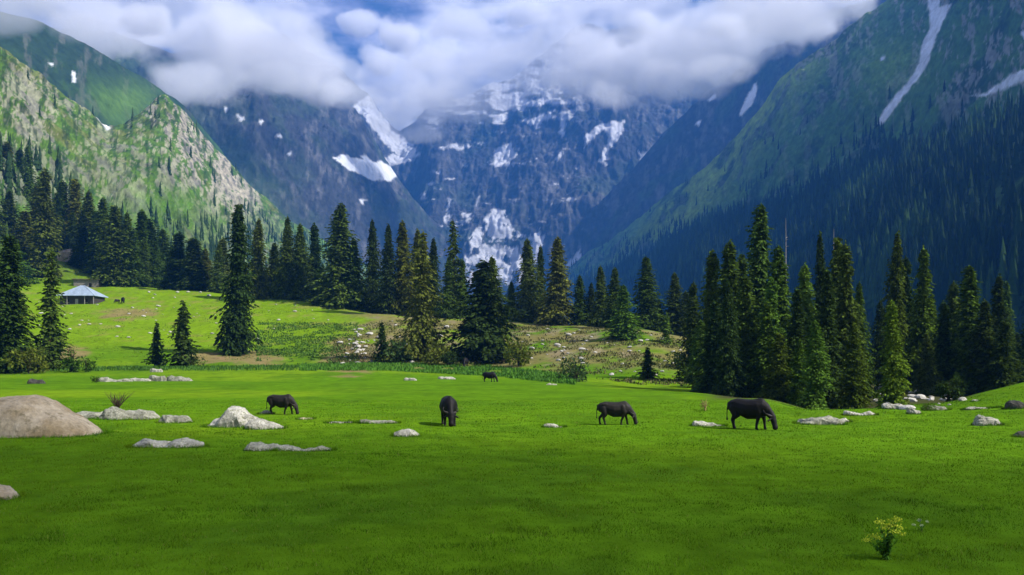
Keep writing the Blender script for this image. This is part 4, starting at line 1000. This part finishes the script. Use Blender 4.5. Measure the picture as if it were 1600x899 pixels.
buffalo(192, 474, 9, R_(-60), BODY[0], M_HIDE, 'larger of two tiny black cattle on the pasture right of the hut', 'buffalo_calf', False, 'calf')
buffalo(183, 474, 6, R_(-120), BODY[1], M_HIDE2, 'smaller of two tiny black cattle on the pasture right of the hut', 'buffalo_calf', False, 'calf')

# ------------------------------------------------------------------ huts
def box_mesh(name, x0, x1, y0, y1, z0, z1, bev=0.0):
    bm = bmesh.new(); bmesh.ops.create_cube(bm, size=1.0, matrix=Matrix.Translation(((x0 + x1) / 2, (y0 + y1) / 2, (z0 + z1) / 2)) @ Matrix.Diagonal((x1 - x0, y1 - y0, z1 - z0, 1)))
    if bev: bmesh.ops.bevel(bm, geom=bm.edges[:], offset=bev, segments=1, affect='EDGES')
    return pbm(bpy.data.meshes.new(name), bm)
M_TIN = mat_plain('pale_blue_tin', (0.27, 0.34, 0.42), 0.6, 0.25, 0.7, 0.1, 0.5, 0.02, 0.0)
M_WALLD = mat_plain('dark_timber', (0.045, 0.04, 0.035), 0.9, 0.35, 2.0, 0.4)
M_WALLS = mat_plain('rubble_wall', (0.22, 0.20, 0.17), 0.95, 0.4, 2.5, 0.6, 0.1, 0.08)
M_PLANK = mat_plain('weathered_plank', (0.30, 0.28, 0.25), 0.9, 0.3, 3.0, 0.3)
M_SOD = mat_plain('earth_roof', (0.13, 0.12, 0.06), 0.95, 0.4, 1.5, 0.5, 0.1, 0.05)
M_OPEN = mat_plain('dark_interior', (0.012, 0.012, 0.012), 0.9, 0.2, 2.0, 0.0)
def tin_hut():
    p = hit(118, 476, 200); k = p.y / F; Wd = 60 * k; dpt = Wd * 0.75; hw = 14 * k; hr = 18 * k
    root = empty('hut', (p.x, p.y + dpt / 2, p.z - 0.1))
    w2 = Wd * 0.44; d2 = dpt * 0.42
    base = box_mesh('stone_base', -w2 - .1, w2 + .1, -d2 - .1, d2 + .1, -1.0, 0.25); link('stone_base', base, M_WALLS, root)
    wl = link('wall', box_mesh('wall', -w2, w2, -d2, d2, 0.25, hw), M_WALLD, root)
    link('door', box_mesh('door', -0.5, 0.5, -d2 - 0.06, -d2 + 0.02, 0.26, min(hw - .2, 2.0)), M_PLANK, root)
    for sx in (-1, 1):
        wn = link('window', box_mesh('window', sx * w2 * 0.55 - .55, sx * w2 * 0.55 + .55, -d2 - 0.04, -d2 + 0.02, 0.9, min(hw - .3, 1.9)), M_OPEN, root)
        link('frame', box_mesh('frame', sx * w2 * 0.55 - .65, sx * w2 * 0.55 + .65, -d2 - 0.07, -d2 - 0.03, 0.78, 0.9), M_PLANK, wn)
    for i in range(5):
        x = -w2 - 0.25 + i * (2 * w2 + 0.5) / 4
        if i == 2: continue
        link('post', box_mesh('post', x - .09, x + .09, -dpt / 2 + .1, -dpt / 2 + .28, -0.6, hw), M_PLANK, root)
    # low hipped roof with thick eaves
    e = Wd / 2; f = dpt / 2 + 0.2; rx = Wd * 0.04
    V = [(-e, -f, hw), (e, -f, hw), (e, f, hw), (-e, f, hw), (-e, -f, hw + .12), (e, -f, hw + .12), (e, f, hw + .12), (-e, f, hw + .12), (-rx, 0, hw + hr), (rx, 0, hw + hr)]
    Fc = [(3, 2, 1, 0), (0, 1, 5, 4), (1, 2, 6, 5), (2, 3, 7, 6), (3, 0, 4, 7), (4, 5, 9, 8), (5, 6, 9), (6, 7, 8, 9), (7, 4, 8)]
    me = bpy.data.meshes.new('roof'); me.from_pydata(V, [], Fc); me.update(); rf = link('roof', me, M_TIN, root)
    for sx in (-1, 1):
        for sy in (-1, 1):
            link('hip_cap', tube_mesh('hip_cap', [(sx * e, sy * f, hw + .13), (sx * rx, 0, hw + hr + .02)], [.09, .09], 5), M_TIN, rf)
    tag(root, 'low hut with a pale blue hipped tin roof on the sunny pasture', 'hut')
tin_hut()
def stone_hut():
    p = hit(132, 449, 240); k = p.y / F; Wd = 36 * k; dpt = Wd * 0.8; hw = 12 * k
    root = empty('stone_hut', (p.x, p.y + dpt / 2, p.z - 0.2), 0.15)
    link('wall', box_mesh('wall', -Wd / 2, Wd / 2, -dpt / 2, dpt / 2, -1.5, hw), M_WALLS, root)
    link('door', box_mesh('door', Wd * .12, Wd * .12 + 1.0, -dpt / 2 - .05, -dpt / 2 + .05, 0.0, 1.8), M_OPEN, root)
    link('roof', box_mesh('roof', -Wd / 2 - .5, Wd / 2 + .5, -dpt / 2 - .6, dpt / 2 + .5, hw + .003, hw + .45, 0.08), M_SOD, root)
    tag(root, 'grey stone hut with a flat earth roof behind the tin-roofed hut', 'hut')
stone_hut()

# ------------------------------------------------------------------ near grass
def near_grass():
    rg = np.random.default_rng(77); n = 420000
    D = 10.5 * (75 / 10.5) ** rg.uniform(0, 1, n); px = rg.uniform(-90, 1690, n); X = (px - 800) / F * D
    cl = fbm(X / 0.5, D / 0.5, 0, 3, 5); keep = rg.uniform(0, 1, n) < 0.45 + 0.9 * cl + 0.25
    X, D, cl = X[keep], D[keep], cl[keep]; lng = np.zeros(len(X))
    for (rx_, ry_, rw, rd) in ROCKS:      # longer grass left ungrazed round the stones
        if ry_ > 90: continue
        q = int(260 * (rw + rd)); a = rg.uniform(0, 6.283, q); k = rg.uniform(0.93, 1.12, q); e = np.abs(np.cos(a)) ** 0.7 * np.sign(np.cos(a)), np.abs(np.sin(a)) ** 0.8 * np.sign(np.sin(a))
        X = np.append(X, rx_ + e[0] * k * rw / 2); D = np.append(D, ry_ + e[1] * k * rd / 2); cl = np.append(cl, np.full(q, 0.3)); lng = np.append(lng, rg.uniform(0.3, 1.0, q) ** 1.5)
    n = len(X)
    z = ground_z(X, D) - 0.006; wide = np.clip(D / 22, 0.7, 3)
    tuft = sstep(0.30, 0.45, fbm(X / 1.6, D / 1.6, 0, 3, 15))
    h = rg.uniform(0.025, 0.07, n) * (1 + 0.5 * cl) * (1 + 0.8 * tuft * rg.uniform(0, 1, n) + 1.9 * lng); a = rg.uniform(0, 6.28, n); w_ = 0.006 * wide * rg.uniform(0.7, 1.5, n)
    lx = rg.normal(0, 0.5, n) * h; ly = rg.normal(0, 0.5, n) * h
    V = np.empty((n, 3, 3)); V[:, 0] = np.stack([X - np.cos(a) * w_, D - np.sin(a) * w_, z], 1); V[:, 1] = np.stack([X + np.cos(a) * w_, D + np.sin(a) * w_, z], 1); V[:, 2] = np.stack([X + lx, D + ly, z + h], 1)
    me = mesh_np('grass', V.reshape(-1, 3), None, np.arange(n * 3).reshape(n, 3), smooth=False)
    g = sstep(-0.4, 0.5, fbm(X / 5, D / 5, 0, 4, 25) + rg.normal(0, 0.15, n))[:, None]
    C = np.array((0.058, 0.148, 0.005)) * (1 - g) + np.array((0.114, 0.208, 0.008)) * g
    C = C * (1 - 0.22 * tuft[:, None]) * (1 + 0.35 * fbm(X / 0.9, D / 1.8, 0, 3, 35))[:, None]; dry = rg.uniform(0, 1, n) < 0.05; C[dry] = (0.20, 0.22, 0.05)
    set_col(me, np.repeat(C, 3, 0)); o = link('grass', me, M_GRASS); tag(o, 'short grazed green grass of the near meadow', 'grass', kind='stuff')
near_grass()

# ------------------------------------------------------------------ air: haze box and the summit clouds inside it
def build_haze():
    bm = bmesh.new(); bmesh.ops.create_cube(bm, size=1.0)
    me = pbm(bpy.data.meshes.new('haze'), bm)
    o = link('haze', me); o.location = (0, 3000, -30 + 1030); o.scale = (9000, 6400, 2060)
    m, N, L = new_mat('valley_haze'); ou = N('ShaderNodeOutputMaterial'); p = N('ShaderNodeVolumePrincipled')
    p.inputs['Color'].default_value = (0.08, 0.34, 1.0, 1); p.inputs['Density'].default_value = 0.00012; p.inputs['Anisotropy'].default_value = 0.2
    L(p.outputs[0], ou.inputs['Volume']); me.materials.append(m)
    tag(o, 'thin blue valley haze in front of the mountains', 'haze', kind='stuff')
build_haze()

def cloud_mat():
    m, N, L = new_mat('summit_cloud'); ou = N('ShaderNodeOutputMaterial'); p = N('ShaderNodeVolumePrincipled'); tcn = N('ShaderNodeTexCoord'); oi = N('ShaderNodeObjectInfo')
    g = N('ShaderNodeNewGeometry'); wz = N('ShaderNodeTexNoise'); wz.inputs['Scale'].default_value = 0.0035; wz.inputs['Detail'].default_value = 3; wz.inputs['Roughness'].default_value = 0.6
    L(g.outputs['Position'], wz.inputs['Vector']); ws = N('ShaderNodeVectorMath'); ws.operation = 'MULTIPLY_ADD'; L(wz.outputs['Color'], ws.inputs[0]); ws.inputs[1].default_value = (1.5, 1.5, 1.5); ws.inputs[2].default_value = (-0.75, -0.75, -0.75)
    wa = N('ShaderNodeVectorMath'); wa.operation = 'ADD'; L(tcn.outputs['Object'], wa.inputs[0]); L(ws.outputs[0], wa.inputs[1])
    ln = N('ShaderNodeVectorMath'); ln.operation = 'LENGTH'; L(wa.outputs[0], ln.inputs[0])
    fo = N('ShaderNodeMapRange'); fo.interpolation_type = 'SMOOTHSTEP'; L(ln.outputs['Value'], fo.inputs[0])
    fo.inputs[1].default_value = 0.10; fo.inputs[2].default_value = 0.86; fo.inputs[3].default_value = 1.0; fo.inputs[4].default_value = 0.0
    nz = N('ShaderNodeTexNoise'); nz.inputs['Scale'].default_value = 0.0062; nz.inputs['Detail'].default_value = 6; nz.inputs['Roughness'].default_value = 0.64
    L(g.outputs['Position'], nz.inputs['Vector'])
    ad = N('ShaderNodeMath'); ad.operation = 'ADD'; L(fo.outputs[0], ad.inputs[0]); na = N('ShaderNodeMath'); na.operation = 'MULTIPLY_ADD'; L(nz.outputs['Fac'], na.inputs[0]); na.inputs[1].default_value = 1.7; na.inputs[2].default_value = -0.35; L(na.outputs[0], ad.inputs[1])
    mr = N('ShaderNodeMapRange'); L(ad.outputs[0], mr.inputs[0]); mr.inputs[1].default_value = 0.74; mr.inputs[2].default_value = 1.06; mr.inputs[3].default_value = 0; mr.inputs[4].default_value = 1
    mu = N('ShaderNodeMath'); mu.operation = 'MULTIPLY'; L(mr.outputs[0], mu.inputs[0])
    sp = N('ShaderNodeSeparateXYZ'); L(oi.outputs['Color'], sp.inputs[0]); L(sp.outputs[0], mu.inputs[1])
    L(mu.outputs[0], p.inputs['Density']); p.inputs['Color'].default_value = (0.98, 0.98, 1.0, 1); p.inputs['Anisotropy'].default_value = 0.0
    L(p.outputs[0], ou.inputs['Volume']); return m
M_CLOUD = cloud_mat()
try: M_CLOUD.cycles.volume_step_rate = 0.8
except Exception: pass
_bm = bmesh.new(); bmesh.ops.create_icosphere(_bm, subdivisions=3, radius=1.0); CLOUDME = pbm(bpy.data.meshes.new('summit_cloud'), _bm); CLOUDME.materials.append(M_CLOUD)
def low_cloud(px, py, rx, ry, D, dens):  # one soft cloud volume in front of the peaks
    D *= DS; c = W(px, py, D); o = link('summit_cloud', CLOUDME); o.location = c; k = D / F
    o.scale = (rx * k, (rx + ry) * 0.5 * k, ry * k); o.color = (dens, dens, dens, 1)
    tag(o, 'grey-white cloud bank hiding the summits', 'cloud', 'cloud banks round the summits', 'stuff')
for a in [(50, 0, 170, 62, 1020, .012), (10, 30, 130, 52, 1000, .014), (110, 40, 100, 42, 1130, .009), (540, 145, 80, 42, 2050, .010), (330, 130, 120, 50, 1700, .008), (1250, 35, 130, 65, 2000, .014), (1330, 10, 90, 50, 1620, .010), (1090, 140, 100, 50, 2050, .008), (610, 160, 110, 110, 4300, .012), (606, 195, 55, 42, 2480, .0045), (930, 140, 80, 45, 2100, .006), (1050, 150, 90, 45, 2000, .005), (1130, 115, 80, 45, 1850, .007), (1000, 40, 75, 42, 2000, .020), (860, 118, 52, 32, 2300, .010), (300, 112, 90, 50, 1750, .007), (420, 125, 85, 45, 1900, .006), (490, 140, 85, 40, 2000, .006), (1150, 40, 70, 40, 1750, .018), (560, 40, 60, 34, 2900, .016), (625, 55, 62, 46, 2950, .018), (665, 100, 60, 40, 2700, .010), (600, 95, 55, 40, 2800, .014), (720, 40, 80, 40, 2900, .010), (820, 20, 60, 34, 2900, .016), (230, 30, 60, 40, 1650, .022), (340, 45, 60, 40, 1800, .016), (650, 215, 70, 28, 2650, .004), (190, 40, 170, 85, 1750, .010), (330, 70, 190, 100, 1900, .010), (440, 85, 160, 95, 2000, .009), (525, 120, 95, 65, 2200, .006), (250, -10, 200, 60, 2100, .006),
          (690, 120, 130, 75, 2500, .0045), (790, 90, 140, 70, 2500, .0050), (640, 190, 100, 50, 2500, .0022), (740, 150, 170, 60, 2450, .0050), (650, 165, 110, 50, 2450, .0050), (850, 130, 100, 50, 2300, .0060),
          (900, 70, 140, 90, 2300, .008), (1010, 90, 170, 100, 2250, .009), (1120, 70, 170, 90, 2000, .010), (1220, 20, 150, 75, 1650, .010), (1300, -20, 120, 60, 1500, .008), (960, 0, 180, 60, 2400, .006), (960, 150, 90, 45, 2400, .004)]:
    low_cloud(*a)

def shade_cloud(x, y, z, sx, sy, sz, dens, label):
    o = link('cloud', CLOUDME); o.location = (x, y, z); o.scale = (sx, sy, sz); o.rotation_euler = (0, 0, math.radians(-25)); o.color = (dens, dens, dens, 1)
    tag(o, label, 'cloud', kind='stuff')
# unseen cloud inferred from the darker near grass, shaped to shade it
shade_cloud(463, -142, 470, 210, 56, 40, .022, 'unseen low cloud shading the near meadow')
